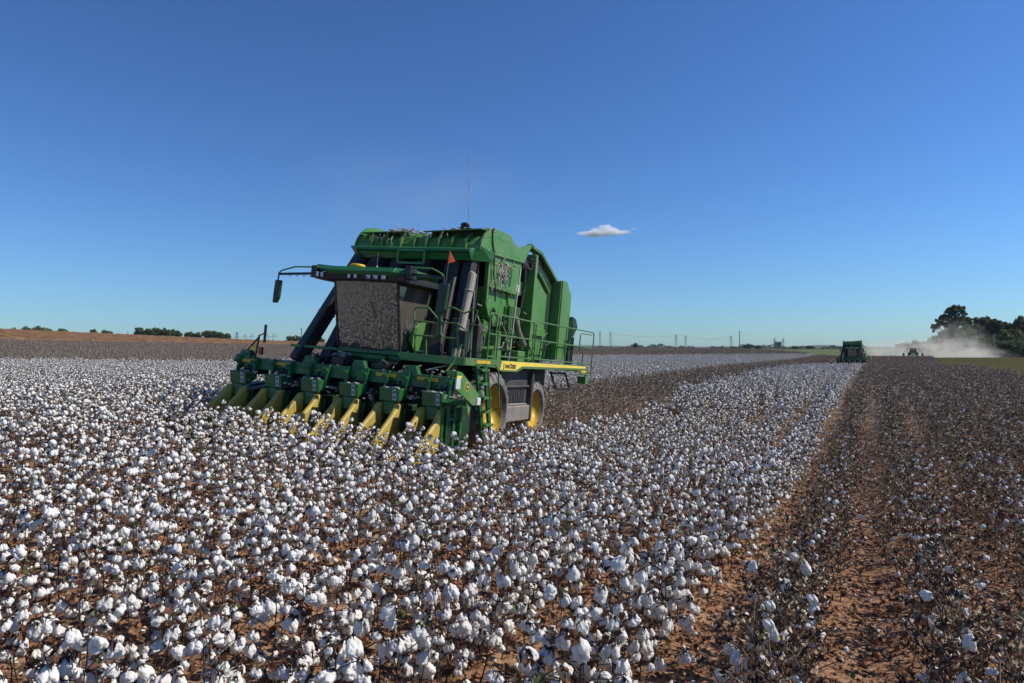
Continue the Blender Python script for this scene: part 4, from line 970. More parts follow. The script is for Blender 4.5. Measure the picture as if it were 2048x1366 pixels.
b.tube([(1.75, 5.2, 3.35), (1.78, 5.5, 2.95), (1.8, 5.95, 2.62)], .06, 8); fluff(b, (1.7, 5.9, 2.5), 22, (.06, .3, .2), rng); fluff(b, (1.7, 3.4, 2.8), 12, (.06, .25, .15), rng)
part(b, 'hoses', M['tank'], eng)
b = pmb()   # tall thin posts standing on the deck
b.tube([(2.05, 2.0, 2.16), (2.0, 2.0, 4.0)], .022, 6); b.tube([(2.15, 4.0, 2.16), (1.9, 4.9, 4.6)], .02, 6); part(b, 'post', M['steel'], eng)
b = pmb(); b.tube([(1.78, 5.55, 4.80), (1.78, 5.6, 4.2), (1.76, 5.5, 3.6)], .03, 5)
for k in range(10): b.tube([(1.72, 5.6+rng.uniform(0, .6), 4.75+rng.uniform(0, .35)), (1.76, 5.9+rng.uniform(-.2, .6), 4.8+rng.uniform(-.1, .3)), (1.7, 6.2+rng.uniform(0, .8), 4.9+rng.uniform(-.1, .2))], .022, 5)
b.box((1.45, 5.55, 4.72), (1.72, 6.15, 5.0)); part(b, 'hose_bundle', BK, bas)
b = pmb(); b.tube([(1.76, 3.25, 5.3), (1.765, 3.3, 5.0), (1.77, 3.44, 4.72), (1.75, 3.56, 4.2), (1.75, 3.7, 4.0), (1.74, 3.8, 3.6)], .018, 5); part(b, 'cable', BK, bas)
b = pmb()
for y, z in [(2.85+.12*k, 5.0+.03*min(k, 5)) for k in range(13)]+[(3.55+.2*k, 4.80+.012*k) for k in range(9)]: b.tube([(1.744, y, z), (1.752, y, z)], .014, 6)
part(b, 'rivets', GK, bas)

# --- round module chamber and rear gate
b = pmb(); b.prism([(6.45, 2.25), (6.45, 4.60), (6.95, 4.62), (7.85, 4.22), (7.85, 2.3)], 1.585, 1.64)
b.prism([(6.28, 2.2), (6.28, 5.20), (6.45, 5.20), (6.45, 2.2)], 1.45, 1.80); b.box((1.3, 5.62, 2.2), (1.5, 5.72, 4.7)); b.box((1.3, 5.55, 4.02), (1.46, 6.3, 4.40))
b.beam((1.66, 6.90, 4.76), (1.66, 7.90, 4.32), .12, .07); b.box((1.55, 6.6, 2.95), (1.74, 7.7, 3.18))
ch = part(b, 'module_chamber', G, bevel=.012)
b = pmb(); b.box((-1.55, 6.2, 2.1), (1.2, 9.0, 4.6)); b.prism([(6.46, 2.3), (6.46, 5.2), (7.0, 5.28), (8.5, 4.70), (8.54, 2.3)], -1.6, 1.58); part(b, 'chamber_core', GK, ch)
b = pmb(); b.beam((1.62, 6.9, 5.36), (1.62, 8.55, 4.74), .20, .10); b.beam((1.62, 6.15, 5.40), (1.62, 6.95, 5.34), .20, .10); b.beam((-1.62, 6.2, 5.36), (-1.62, 8.55, 4.74), .14, .10); part(b, 'top_rail', GD, ch, bevel=.01)
b = pmb()
for k in range(9): y = 6.2+k*.13; b.tube([(1.5, y, 5.44-.04*k), (1.62, y+.1, 5.50-.045*k), (1.7, y+.25, 5.40-.045*k)], .02, 5)
fluff(b, (1.7, 6.35, 5.05), 14, (.04, .15, .15), rng); part(b, 'hose_guard', BK, ch)
b = pmb(); b.prism([(8.55, 2.35), (8.55, 4.78), (8.95, 4.80), (9.50, 4.42), (9.50, 2.6), (9.3, 2.35)], 1.80, 1.90); b.box((-1.7, 8.5, 2.3), (1.86, 8.6, 4.76)); b.prism([(8.6, 2.4), (8.6, 4.72), (9.4, 4.4), (9.4, 2.5)], -1.85, -1.78); b.box((-1.7, 9.3, 2.4), (1.8, 9.4, 4.4))
gate = part(b, 'rear_gate', G, bevel=.01)
b = pmb()
for k in range(14): b.tube([(1.89, 8.7, 2.55+k*.155), (1.906, 8.7, 2.55+k*.155)], .018, 6); b.tube([(1.89, 9.4, 2.6+k*.13), (1.906, 9.4, 2.6+k*.13)], .014, 6)
part(b, 'rivets', GK, gate)
b = pmb(); b.prism([(9.55, 2.2), (9.75, 2.2), (9.85, 3.3), (9.6, 3.75), (9.5, 3.3)], 1.85, 1.93); b.prism([(9.6, 3.0), (9.95, 3.15), (10.3, 3.45), (10.05, 3.70), (9.7, 3.75)], 1.9, 1.96); b.beam((1.9, 9.9, 2.2), (1.95, 9.75, 3.5), .06, .08); b.beam((1.9, 10.1, 2.2), (1.95, 9.95, 3.1), .04, .06)
arm = part(b, 'gate_arm', GK, bevel=.006)
b = pmb(); b.tube([(1.95, 9.3, 2.2), (1.95, 9.0, 2.7), (1.95, 9.2, 3.0), (1.95, 9.45, 2.8), (1.95, 9.5, 2.3)], .018, 5); b.tube([(1.75, 7.6, 2.2), (1.78, 7.7, 2.7), (1.78, 8.1, 2.8), (1.78, 8.3, 2.5), (1.78, 8.35, 2.2)], .025, 5); b.tube([(1.7, 7.4, 2.2), (1.72, 7.5, 2.9), (1.74, 7.9, 3.1), (1.74, 8.0, 2.6)], .02, 5); part(b, 'hose', GK, arm)

MT = Matrix((( A2[0], B2[0], Z3[0], PO[0]), (A2[1], B2[1], Z3[1], PO[1]), (A2[2], B2[2], Z3[2], PO[2]), (0, 0, 0, 1)))
pk.matrix_world = MT
pk['label'] = 'large green cotton picker in the foreground with a small orange flag beside its cab'
# ---------------------------------------------------------------- far machines
def px(x, Y): return (x-1024)/1365*Y           # lateral metres of a photo column at depth Y
p2 = copy_tree(pk)
X2, Y2 = px(1704, 136), 136; yw = R(27.0)
p2.matrix_world = Matrix.Translation((X2, Y2, tz(X2, Y2)+.0))@Matrix.Rotation(-yw, 4, 'Z')
p2['label'] = 'distant cotton picker far down the rows, seen from the front as a dark shape'

def tractor(x, y, yaw):
    t = empty('tractor'); tag(t, 'far dark tractor with dual wheels driving out of its own dust near the wood', 'tractor')
    def tw(name, c, Rr, wd, rim):
        w_ = empty(name); w_.parent = t; b = MB(); h = wd/2
        b.lathe([(-h, rim), (-h, Rr*.85), (-h*.8, Rr*.96), (h*.8, Rr*.96), (h, Rr*.85), (h, rim)], c, 28)
        for k in range(20): a = 2*math.pi*k/20; b.beam((c[0]-h, c[1]+Rr*.98*math.cos(a), c[2]+Rr*.98*math.sin(a)), (c[0]+h, c[1]+Rr*.98*math.cos(a+.12), c[2]+Rr*.98*math.sin(a+.12)), .08, .06)
        b.build('tyre', M['rubber'], w_); r = MB(); r.lathe([(-h*.6, rim), (-h*.1, rim*.8), (-h*.1, .2), (h*.1, .2), (h*.1, rim*.8), (h*.6, rim)], c, 24); r.build('rim', M['yellow'], w_, True)
    for s_ in (-1, 1):
        tw('wheel', (s_*.95, 2.9, 1.0), 1.0, .52, .55); tw('wheel', (s_*2.25, 2.9, 1.0), 1.0, .48, .55); tw('wheel', (s_*.90, .3, .78), .78, .42, .42)
    b = MB(); b.prism([(-.45, 1.0), (-.50, 1.55), (-.25, 1.85), (1.7, 2.05), (1.7, 1.0)], -.42, .42); b.box((-.28, -.52, 1.1), (.28, -.44, 1.6)); hood = b.build('hood', G, t, bevel=.03)
    b = MB(); b.box((-.30, -.55, 1.15), (.30, -.51, 1.62)); b.build('grille', M['lamp'], hood)
    b = MB(); b.box((-.35, -.3, .65), (.35, 3.3, 1.05)); b.box((-.5, -1.2, .7), (.5, -.5, 1.0)); b.tube([(-2.3, 2.9, 1.0), (2.3, 2.9, 1.0)], .12, 10); b.tube([(-.95, .3, .78), (.95, .3, .78)], .10, 8); b.build('chassis', BK, t, bevel=.02)
    b = MB()
    for s_ in (-1, 1):
        b.beam((s_*.75, 1.75, 1.5), (s_*.72, 1.9, 3.05), .08, .08); b.beam((s_*.82, 3.3, 1.5), (s_*.75, 3.2, 3.05), .08, .08); b.prism([(2.2, 1.5), (2.3, 2.1), (3.6, 2.1), (3.8, 1.5)], s_*.75, s_*1.30)
    b.box((-.8, 1.7, 1.45), (.8, 3.3, 1.65)); cabt = b.build('cab_frame', BK, t)
    b = MB(); b.box((-.72, 1.80, 1.65), (.72, 1.83, 3.0)); b.box((-.78, 1.8, 1.7), (-.76, 3.2, 3.0)); b.box((.76, 1.8, 1.7), (.78, 3.2, 3.0)); b.build('cab_glass', M['side_glass'], cabt)
    b = MB(); b.box((-.3, 2.4, 1.7), (.3, 2.9, 2.5)); b.build('seat', M['seat'], cabt)
    b = MB(); b.box((-.92, 1.6, 3.05), (.92, 3.4, 3.30)); b.build('cab_roof', G, t, bevel=.05)
    b = MB()
    for s_ in (-1, 1): b.box((s_*1.4-.09, 1.55, 2.8), (s_*1.4+.09, 1.60, 3.2)); b.tube([(s_*.9, 1.6, 3.15), (s_*1.4, 1.6, 3.15)], .03, 5); b.tube([(s_*.8, 1.7, 2.35), (s_*2.1, 1.7, 2.3)], .03, 5)
    b.build('mirror', BK, t); b = MB(); b.tube([(.55, 1.4, 1.9), (.55, 1.4, 3.2)], .07, 8); b.build('exhaust', BK, t)
    # the mower drawn behind, source of the dust
    t.matrix_world = Matrix.Translation((x, y, tz(x, y)))@Matrix.Rotation(-yaw, 4, 'Z')
    m = empty('rotary_mower'); tag(m, 'flat rotary mower hitched low behind the far tractor, half lost in the dust', 'mower')
    b = MB(); b.prism([(4.6, .55), (4.6, .95), (7.2, .95), (7.4, .55)], -2.4, 2.4); b.build('mower_deck', G, m, bevel=.03); b = MB(); b.beam((0, 3.4, .7), (0, 4.6, .8), .14, .14); b.build('drawbar', BK, m)
    m.matrix_world = t.matrix_world.copy()
tractor(px(1826, 186), 186, R(30))

# ---------------------------------------------------------------- trees
def tree(x, y, h, lobes, label, mat_, name='broadleaf_tree', n=2600, leaf=.42, trunk=.3, base=None, group=None, zoff=0, stems=None):
    """lobes: (dx, dz_centre, rx, rz) as fractions of h; trunk and limbs reach into every lobe"""
    rng = random.Random(int(x*7+y*13)); root = empty(name); z0 = tz(x, y)+zoff; tag(root, label, 'tree', group)
    b = MB(); top = max(l[1] for l in lobes)*h; tr = trunk
    b.tube([(0, 0, -.5), (rng.gauss(0, .15), 0, h*.2), (rng.gauss(0, .3), rng.gauss(0, .3), top*.9)], [tr, tr*.8, tr*.25], 7)
    for dx, dz, rx, rz in lobes:
        for _ in range(3): 
            s0 = rng.uniform(.25, .6)*dz*h; b.tube([(0, 0, s0), (dx*h*.5, rng.gauss(0, .05*h), (s0+dz*h)/2), (dx*h+rng.gauss(0, rx*h*.4), rng.gauss(0, rx*h*.5), dz*h+rng.gauss(0, rz*h*.4))], [tr*.4, tr*.25, tr*.08], 5)
    b.build('trunk', M['bark'], root, True)
    b = MB(); vol = sum(l[2]*l[3] for l in lobes)
    for dx, dz, rx, rz in lobes:
        k = int(n*4*rx*rz/vol); cl = max(8, int(14+40*rx*rz/vol))
        cs = []
        for _ in range(cl):
            v = Vector((rng.gauss(0, 1), rng.gauss(0, 1), rng.gauss(0, 1))).normalized()*rng.uniform(.35, .95); cs.append((v.x*rx*h+dx*h, v.y*rx*h*.9, v.z*rz*h+dz*h, rng.uniform(.20, .42)*min(rx, rz*1.4)*h))
        for _ in range(k):
            cx, cy, cz, cr = rng.choice(cs); v = Vector((rng.gauss(0, 1), rng.gauss(0, 1), rng.gauss(0, .75))).normalized()*(rng.random()**.4)*cr
            p = Vector((cx, cy, cz))+v; l = leaf*rng.uniform(.6, 1.5); u = Vector((rng.gauss(0, 1), rng.gauss(0, 1), rng.gauss(0, 1))).normalized(); q = u.orthogonal().normalized()
            if p.z < .2: continue
            b.add([p-u*l*.5, p+q*l*.4, p+u*l*.5, p-q*l*.4+u.cross(q)*l*.2], [(0, 1, 2, 3)])
    b.build('crown', mat_, root)
    root.location = (x, y, z0); return root
FD, FM = M['fol_dark'], M['fol_mid']
WG = 'trees of the wood on the right'
def rt(xp, Y, top, lobes, label, m_, **k):
    x = px(xp, Y); h = 2.25+(697-top)*Y/1365-tz(x, Y); tree(x, Y, h, lobes, label, m_, group=WG, **k)
rt(1905, 262, 606, [(-.34, .55, .07, .07), (-.25, .62, .10, .08), (-.16, .70, .10, .10), (-.06, .80, .10, .10), (.03, .90, .10, .10), (.13, .84, .11, .10), (.22, .74, .10, .10), (.30, .66, .07, .06), (.02, .70, .14, .09), (.12, .62, .14, .09), (-.10, .60, .12, .07), (.05, .38, .15, .20), (.2, .5, .10, .10)], 'tall open crowned tree standing highest at the left end of the wood', FD, n=6500, leaf=.5, trunk=.45)
rt(1893, 256, 652, [(-.12, .45, .40, .42), (.30, .60, .40, .38), (-.45, .28, .28, .26), (.6, .5, .4, .4)], 'rounded dark bushy tree at the left foot of the tallest tree', FD, n=4200, leaf=.5)
rt(1938, 258, 648, [(0, .5, .36, .42), (.3, .4, .25, .3)], 'dense green tree just right of the tallest tree trunk', FM, n=3600, leaf=.5)
rt(1950, 270, 640, [(0, .76, .22, .18), (-.15, .5, .3, .3), (.2, .45, .3, .3)], 'dark tree filling the gap between the tallest tree and the two crowned one', FD, n=3600, leaf=.5)
rt(1968, 272, 630, [(-.12, .83, .17, .12), (.12, .80, .17, .14), (.0, .55, .25, .28), (-.2, .6, .12, .15)], 'flat topped tree with two crowns in the middle of the wood', FD, n=5200, leaf=.5, trunk=.4)
rt(2000, 268, 634, [(.0, .82, .17, .13), (.18, .70, .14, .14), (0, .5, .25, .28)], 'second flat topped tree, just right of the two crowned one', FD, n=4800, leaf=.5, trunk=.4)
rt(2022, 250, 655, [(0, .58, .34, .38), (-.3, .35, .24, .28)], 'yellow green tree standing in front at the right of the wood', FM, n=4200, leaf=.5)
rt(2042, 262, 632, [(0, .8, .19, .16), (.1, .5, .28, .3)], 'tall dark tree cut by the right edge of the picture', FD, n=4800, leaf=.5)
rt(2075, 258, 640, [(0, .75, .22, .2), (0, .4, .3, .3)], 'dark tree beyond the right edge of the picture', FD, n=3000, leaf=.55)
rt(2120, 262, 630, [(0, .75, .22, .2), (0, .4, .3, .3)], 'second dark tree beyond the right edge of the picture', FD, n=3000, leaf=.55)
for i, (xp, Y, top, lab, m_) in enumerate(((1915, 246, 684, 'low shrub under the bushy tree at the left end of the wood', FD), (1958, 246, 678, 'low pale green shrub in front of the middle of the wood', FM), (1990, 244, 682, 'low dark shrub in front of the second flat topped tree', FD),
        (2015, 242, 676, 'low broad shrub below the yellow green tree', FD), (2046, 240, 670, 'dark shrub in the bottom right corner of the wood', FD), (1938, 250, 680, 'small shrub below the dense green tree', FD), (1975, 250, 672, 'dark shrub under the two crowned tree', FD), (2003, 254, 668, 'tall dark shrub behind the low broad shrub', FD), (2030, 250, 664, 'tall dark shrub beside the yellow green tree', FD))):
    rt(xp, Y, top, [(0, .48, .75, .46), (.5, .4, .5, .36), (-.5, .38, .5, .34)], lab, m_, n=2200, leaf=.5, trunk=.15, name='shrub')
rt(1872, 420, 680, [(0, .5, .6, .45), (.8, .5, .5, .4), (-.8, .45, .6, .4)], 'low distant trees seen over the dust left of the wood', M['fol_far'], n=1500, leaf=.9, trunk=.2)
rt(1832, 460, 681, [(0, .5, .7, .45), (.9, .42, .6, .36), (-.9, .42, .7, .36)], 'low distant trees above the dust behind the tractor', M['fol_far'], n=1500, leaf=.9, trunk=.2)

# trees on the left skyline beyond the orange field
LG = 'small trees on the left skyline'
def lt(xp, wpx, top, label, Y=395, f=None):
    x = px(xp, Y); z0 = tz(x, Y); h = 2.25+(697-top)*Y/1365-z0; rx = wpx*.68*Y/1365/h
    tree(x, Y, h, [(0, .74, rx*.8, .25), (-rx*.35, .66, rx*.6, .22), (rx*.4, .64, rx*.6, .22), (0, .45, rx, .2)], label, f or FM, n=900, leaf=.6, trunk=.2, group=LG)
lt(25, 18, 655, 'first small tree from the left on the skyline above the orange field'); lt(50, 26, 654, 'second tree from the left on the skyline, low and wide'); lt(83, 30, 652, 'third tree from the left on the skyline, the widest of the single ones')
lt(124, 20, 656, 'fourth tree from the left on the skyline, standing alone'); lt(187, 12, 657, 'fifth tree from the left on the skyline, small and round'); lt(214, 20, 660, 'sixth tree from the left on the skyline, low and flat')
for i, (xp, wp, tp) in enumerate(((279, 16, 654), (296, 16, 656), (314, 20, 656), (330, 16, 657), (345, 20, 658), (356, 12, 661))):
    lt(xp, wp, tp, '%s tree from the left in the larger clump on the left skyline' % ('first', 'second', 'third', 'fourth', 'fifth', 'last')[i], f=FD)
for i, (xp, wp, tp) in enumerate(((379, 16, 663), (394, 12, 664), (414, 18, 660), (428, 18, 661), (439, 16, 663), (455, 10, 665))):
    lt(xp, wp, tp, '%s tree from the left in the clump nearer the picker on the left skyline' % ('first', 'second', 'third', 'fourth', 'fifth', 'last')[i], f=FD)
lt(588, 28, 671, 'round tree on the skyline behind the picker ducts', f=FD); lt(640, 14, 676, 'small tree on the skyline between the black picker ducts', f=FD)

# woods along the horizon to the right of the picker: one far mass, and the few trees that stand out of it
def woods():
    rng = random.Random(12); b = MB()
    for _ in range(5200):
        xp = rng.uniform(1120, 1760); Y = rng.uniform(760, 900); x = px(xp, Y); hh = (4.2+1.6*math.sin(xp*.03)+1.2*math.sin(xp*.11+1)+.8*math.sin(xp*.31))*(1 if xp < 1690 else .7)
        z = -1+hh*rng.random()**.7+1.5; l = rng.uniform(1., 2.2); u = Vector((rng.gauss(0, 1), rng.gauss(0, 1), rng.gauss(0, 1))).normalized(); q = u.orthogonal().normalized(); p = Vector((x, Y, z))
        b.add([p-u*l*.5, p+q*l*.45, p+u*l*.5, p-q*l*.45+u.cross(q)*l*.3], [(0, 1, 2, 3)])
    tag(b.build('distant_woods', M['fol_far']), 'low line of far woods along the horizon', kind='stuff')
woods()
HG = 'trees standing out of the horizon woods'
def ht(xp, wpx, top, label, Y=700):
    x = px(xp, Y); z0 = tz(x, Y); h = 2.25+(697-top)*Y/1365-z0; rx = wpx/2*Y/1365/h
    tree(x, Y, h, [(0, .6, rx*.8, .35), (-rx*.4, .5, rx*.6, .3), (rx*.4, .5, rx*.6, .3)], label, M['fol_far'], n=500, leaf=1.1, trunk=.3, group=HG)
ht(1271, 10, 684, 'narrow tree on the horizon above the picked strip, between the pylon pairs'); ht(1496, 22, 688, 'rounded tree on the horizon just right of the tall pole'); ht(1516, 16, 690, 'low tree on the horizon left of the square building')
ht(1620, 20, 691, 'low tree on the horizon halfway from the building to the far picker'); ht(1590, 14, 692, 'small tree on the horizon right of the square building')

# ---------------------------------------------------------------- soybean field on the rise at the left
def soy():
    rr = np.random.default_rng(6); W = np.arange(-330, -173.5, 1.1); T = np.arange(-170, 420, 1.5); A, B = np.meshgrid(W, T, indexing='ij')
    X, Y = row_xy(A, B); Z = terrain(X, Y)+.75+rr.normal(0, .14, X.shape)+.15*np.sin(T*.8)[None,:]; Z[0,:] -= 1.2; Z[-1,:] -= .9
    X = X+rr.normal(0, .2, X.shape); n, m = X.shape; i = np.arange(n-1)[:,None]*m; j = np.arange(m-1)[None,:]
    fs = np.stack([i+j, i+m+j, i+m+j+1, i+j+1], -1).reshape(-1, 4); vs = np.stack([X, Y, Z], -1).reshape(-1, 3)
    c = vs[fs].mean(1); keep = (np.abs(c[:,0]) < c[:,1]*.95+20) & (c[:,1] > 0); fs = fs[keep]
    me = bpy.data.meshes.new('soybean_field'); me.from_pydata(vs.tolist(), [], fs.tolist())
    me.materials.append(mat('ripe_soybeans', (.215, .112, .038), .95, col2=(.115, .058, .024), scale=.5, detail=10, lo=.38, hi=.62, bump=.8, bscale=3))
    o = bpy.data.objects.new('soybean_field', me); COL.objects.link(o); tag(o, 'ripe orange brown soybeans on the rise at the left', kind='stuff')
soy()

# ---------------------------------------------------------------- masts, pylons, pole, building
def pylon(xp, top, wide, label, Y=1250, group='power pylons on the horizon'):
    x = px(xp, Y); z0 = tz(x, Y); h = 2.25+(697-top)*Y/1365-z0; root = empty('pylon'); tag(root, label, 'pylon', group); b = MB(); m = .38
    if wide:
        for s_ in (-1, 1):
            for q in (-1, 1): b.beam((s_*3.2+q*.8, 0, 0), (s_*3.2, 0, h*.78), m, m)
            b.beam((s_*3.2, 0, h*.78), (s_*4.4, 0, h), m, m)
        b.beam((-8, 0, h*.80), (8, 0, h*.80), m, m); b.beam((-8, 0, h*.80), (-3.2, 0, h*.93), m*.7, m*.7); b.beam((8, 0, h*.80), (3.2, 0, h*.93), m*.7, m*.7)
    else:
        for s_ in (-1, 1):
            for q in (-1, 1): b.beam((s_*2.2, q*2.2, 0), (s_*.5, q*.5, h), m*.7, m*.7)
        for k, f in enumerate((.72, .84, .96)): b.beam((-4+k*.6, 0, h*f), (4-k*.6, 0, h*f), m, m)
        for k in range(7):
            f0, f1 = k/7, (k+1)/7; r0, r1 = 2.2-1.7*f0, 2.2-1.7*f1; b.beam((-r0, -r0, h*f0), (r1, -r1, h*f1), m*.5, m*.5); b.beam((r0, -r0, h*f0), (-r1, -r1, h*f1), m*.5, m*.5)
    b.build('lattice', M['steel'], root); root.location = (x, Y, z0)
pylon(1200, 662, False, 'left pylon of the pair just right of the near picker'); pylon(1221, 663, False, 'right pylon of the pair just right of the near picker')
pylon(1352, 669, False, 'left pylon of the pair midway along the horizon'); pylon(1371, 671, False, 'right pylon of the pair midway along the horizon')
pylon(1549, 676, False, 'left of the two small pylons beside the square building'); pylon(1566, 677, False, 'right of the two small pylons beside the square building'); pylon(1462, 672, False, 'small pylon left of the tall wooden pole')
pylon(262, 662, True, 'wide pylon left of the larger skyline clump of trees', 900); pylon(474, 664, False, 'narrow lattice pylon right of the skyline clumps', 900); pylon(497, 667, True, 'wide pylon just right of the narrow one', 900); pylon(541, 666, True, 'wide pylon nearest the picker on the left skyline', 900)
def pole(xp, Y, top, label):
    x = px(xp, Y); z0 = tz(x, Y); h = 2.25+(697-top)*Y/1365-z0; root = empty('utility_pole'); tag(root, label, 'utility pole'); b = MB(); b.tube([(0, 0, 0), (0, 0, h)], [.30, .22], 8); b.build('pole', M['bark'], root); b = MB(); b.beam((-1.2, 0, h*.95), (1.2, 0, h*.95), .15, .15); b.build('crossarm', M['bark'], root); root.location = (x, Y, z0)
pole(1479, 470, 662, 'tall dark wooden pole on the horizon left of the square building'); pole(603, 470, 656, 'thin wooden pole on the skyline behind the picker ducts')
def building(xp, Y, w_, top, label):
    x = px(xp, Y); z0 = tz(x, Y); h = 2.25+(697-top)*Y/1365-z0; root = empty('building'); tag(root, label, 'building')
    b = MB(); b.box((-w_/2, 0, 0), (w_/2, w_*.7, h)); b.build('wall', mat('concrete_wall', (.16, .17, .19), .9), root); b = MB(); b.box((-w_/2-.3, -.3, h), (w_/2+.3, w_*.7+.3, h+.5)); b.build('roof', mat('flat_roof', (.10, .10, .11), .9), root)
    b = MB()
    for k in range(4): b.box((-w_/2+1+k*(w_-2)/4, -.05, h*.6), (-w_/2+1+(k+.6)*(w_-2)/4, -.003, h*.8))
    b.build('windows', M['ink'], root); root.location = (x, Y, z0)
building(1557, 1300, 11, 684, 'square grey building on the horizon left of the far picker')
def mast(xp, Y, top):
    x = px(xp, Y); z0 = tz(x, Y); h = 2.25+(697-top)*Y/1365-z0; root = empty('radio_mast'); tag(root, 'very tall thin lattice radio mast rising behind the near picker', 'radio mast')
    m, t, p = node_mat('banded_mast_paint'); tc = t.nodes.new('ShaderNodeTexCoord'); sx = t.nodes.new('ShaderNodeSeparateXYZ'); t.links.new(tc.outputs['Object'], sx.inputs[0])
    mm = t.nodes.new('ShaderNodeMath'); mm.operation = 'PINGPONG'; mm.inputs[1].default_value = 20; t.links.new(sx.outputs[2], mm.inputs[0]); gt = t.nodes.new('ShaderNodeMath'); gt.operation = 'GREATER_THAN'; gt.inputs[1].default_value = 10; t.links.new(mm.outputs[0], gt.inputs[0])
    mx = t.nodes.new('ShaderNodeMix'); mx.data_type = 'RGBA'; mx.inputs[6].default_value = (.20, .05, .05, 1); mx.inputs[7].default_value = (.25, .25, .26, 1); t.links.new(gt.outputs[0], mx.inputs[0]); t.links.new(mx.outputs[2], p.inputs['Base Color'])
    b = MB(); L = [(.55*math.cos(a), .55*math.sin(a)) for a in (0, 2.094, 4.189)]
    for u_, v_ in L: b.tube([(u_, v_, 0), (u_, v_, h)], .14, 5)
    n = int(h/4)
    for k in range(n):
        for i in range(3): a, c = L[i], L[(i+1) % 3]; b.tube([(*a, h*k/n), (*c, h*(k+1)/n)], .09, 3, cap=False)
    b.build('lattice', m, root); root.location = (x, Y, z0)
mast(937, 1000, 312)
def wire(p0, p1, label, sag=4):
    b = MB(); p0, p1 = Vector(p0), Vector(p1); b.tube([p0.lerp(p1, k/14)-Vector((0, 0, sag*4*(k/14)*(1-k/14))) for k in range(15)], .12, 4, cap=False); tag(b.build('power_line', M['steel']), label, 'power line', 'power lines on the horizon')
wire((px(1221, 1250), 1250, 30), (px(1352, 1250), 1250, 26), 'wire hanging between the two pairs of pylons right of the near picker'); wire((px(1371, 1250), 1250, 24), (px(1462, 1250), 1250, 24), 'wire hanging from the second pylon pair towards the tall pole')

# ---------------------------------------------------------------- dust and the cloud
def puff(name, c, r, dens, col, label, seed=0, nscale=2.2, aniso=.2, lo=.38, hi=.72, edge=.25, kind='stuff', cat=None, rot=0, emis=0):
    v, f = ico(3); me = bpy.data.meshes.new(name); me.from_pydata(v.tolist(), [], f.tolist())
    m = bpy.data.materials.new(name); m.use_nodes = True; t = m.node_tree; t.nodes.clear(); o_ = t.nodes.new('ShaderNodeOutputMaterial'); pv = t.nodes.new('ShaderNodeVolumePrincipled')
    pv.inputs['Color'].default_value = (*col, 1); pv.inputs['Anisotropy'].default_value = aniso
    tc = t.nodes.new('ShaderNodeTexCoord'); ln = t.nodes.new('ShaderNodeVectorMath'); ln.operation = 'LENGTH'; t.links.new(tc.outputs['Object'], ln.inputs[0])
    mr = t.nodes.new('ShaderNodeMapRange'); mr.inputs[1].default_value = 1.0; mr.inputs[2].default_value = edge; t.links.new(ln.outputs['Value'], mr.inputs[0])
    mp = t.nodes.new('ShaderNodeMapping'); mp.inputs['Location'].default_value = (seed*3.1, seed*1.7, seed); mp.inputs['Scale'].default_value = (1, 1, max(.4, r[2]/max(r[0], r[1])*1.6)); t.links.new(tc.outputs['Object'], mp.inputs[0])
    n = t.nodes.new('ShaderNodeTexNoise'); n.inputs['Scale'].default_value = nscale; n.inputs['Detail'].default_value = 5; n.inputs['Distortion'].default_value = .6; t.links.new(mp.outputs[0], n.inputs['Vector'])
    m2 = t.nodes.new('ShaderNodeMapRange'); m2.inputs[1].default_value = lo; m2.inputs[2].default_value = hi; t.links.new(n.outputs['Fac'], m2.inputs[0])
    a = t.nodes.new('ShaderNodeMath'); a.operation = 'MULTIPLY'; t.links.new(mr.outputs[0], a.inputs[0]); t.links.new(m2.outputs[0], a.inputs[1])
    b_ = t.nodes.new('ShaderNodeMath'); b_.operation = 'MULTIPLY'; b_.inputs[1].default_value = dens; t.links.new(a.outputs[0], b_.inputs[0]); t.links.new(b_.outputs[0], pv.inputs['Density'])
    t.links.new(pv.outputs[0], o_.inputs['Volume']); m.cycles.volume_step_rate = .6 if hasattr(m.cycles, 'volume_step_rate') else 1
    me.materials.append(m); o = bpy.data.objects.new(name, me); COL.objects.link(o); o.location = c; o.scale = r; o.rotation_euler.z = rot; tag(o, label, cat, kind=kind); return o
DC = (.95, .90, .80)
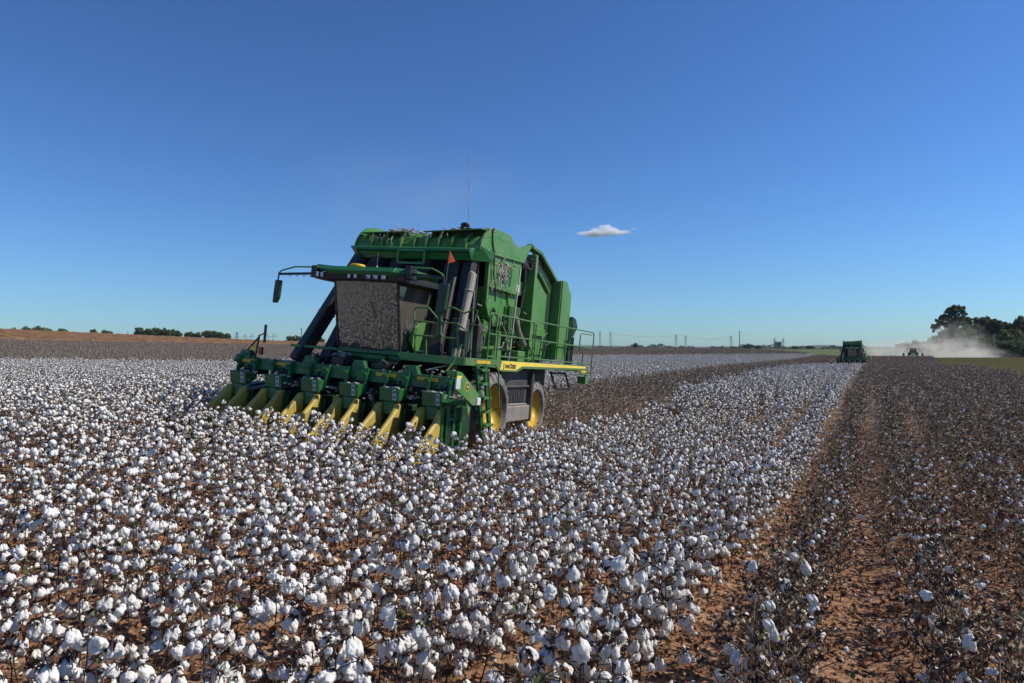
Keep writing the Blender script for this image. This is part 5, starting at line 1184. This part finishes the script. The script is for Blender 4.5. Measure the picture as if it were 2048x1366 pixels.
def dp(xp, yp, Y): return (px(xp, Y), Y, 2.25+(697-yp)*Y/1365)
puff('dust_cloud', dp(1800, 706, 200), (15, 7, 4.8), .30, DC, 'thick tan dust rising behind the far tractor', 1, 2.4, lo=.42, hi=.68)
puff('dust_cloud', dp(1885, 705, 204), (18, 8, 5.2), .26, DC, 'grey dust drifting right towards the wood', 2, 3.2, lo=.43, hi=.66)
puff('dust_cloud', dp(1940, 712, 200), (15, 7, 2.8), .22, DC, 'low dust lying along the ground before the wood', 3, 2.6)
puff('dust_cloud', dp(1905, 690, 212), (13, 8, 9), .085, DC, 'thin dust hanging in front of the wood', 4, 3.6, lo=.43, hi=.66)
puff('dust_cloud', dp(1755, 704, 205), (9, 7, 3.6), .10, DC, 'thin dust beside the far picker', 5)
puff('dust_cloud', (-3.0, 21, 6.6), (4.4, 4, 1.9), .05, (.93, .92, .86), 'faint dust above the near picker', 7, 2.0)
for i, (xp, yp, rx, rz, dn) in enumerate(((1198, 467, 52, 15, .13), (1222, 463, 34, 18, .15), (1182, 468, 40, 12, .12), (1207, 456, 24, 13, .13), (1236, 466, 28, 12, .12), (1216, 453, 16, 9, .12), (1164, 467, 26, 9, .06), (1192, 461, 24, 11, .12), (1250, 464, 26, 9, .08), (1268, 458, 20, 4, .03))):
    cl_ = puff('cloud', dp(xp, yp, 2500), (rx, rx*.7, rz), dn, (1, 1, 1), 'small white cloud alone in the blue sky', 6+i, 4.4, aniso=.1, lo=.38, hi=.54, edge=.45, kind='structure')

# ---------------------------------------------------------------- air
hz = MB(); hz.box((-2450, -2450, -10), (2450, 2450, 290)); hm = bpy.data.materials.new('haze'); hm.use_nodes = True; ht_ = hm.node_tree; ht_.nodes.clear()
ho = ht_.nodes.new('ShaderNodeOutputMaterial'); hv = ht_.nodes.new('ShaderNodeVolumePrincipled'); hv.inputs['Color'].default_value = (.75, .85, 1, 1); hv.inputs['Density'].default_value = .00006; ht_.links.new(hv.outputs[0], ho.inputs['Volume'])
tag(hz.build('haze', hm), 'thin blue air haze over the fields', kind='stuff')
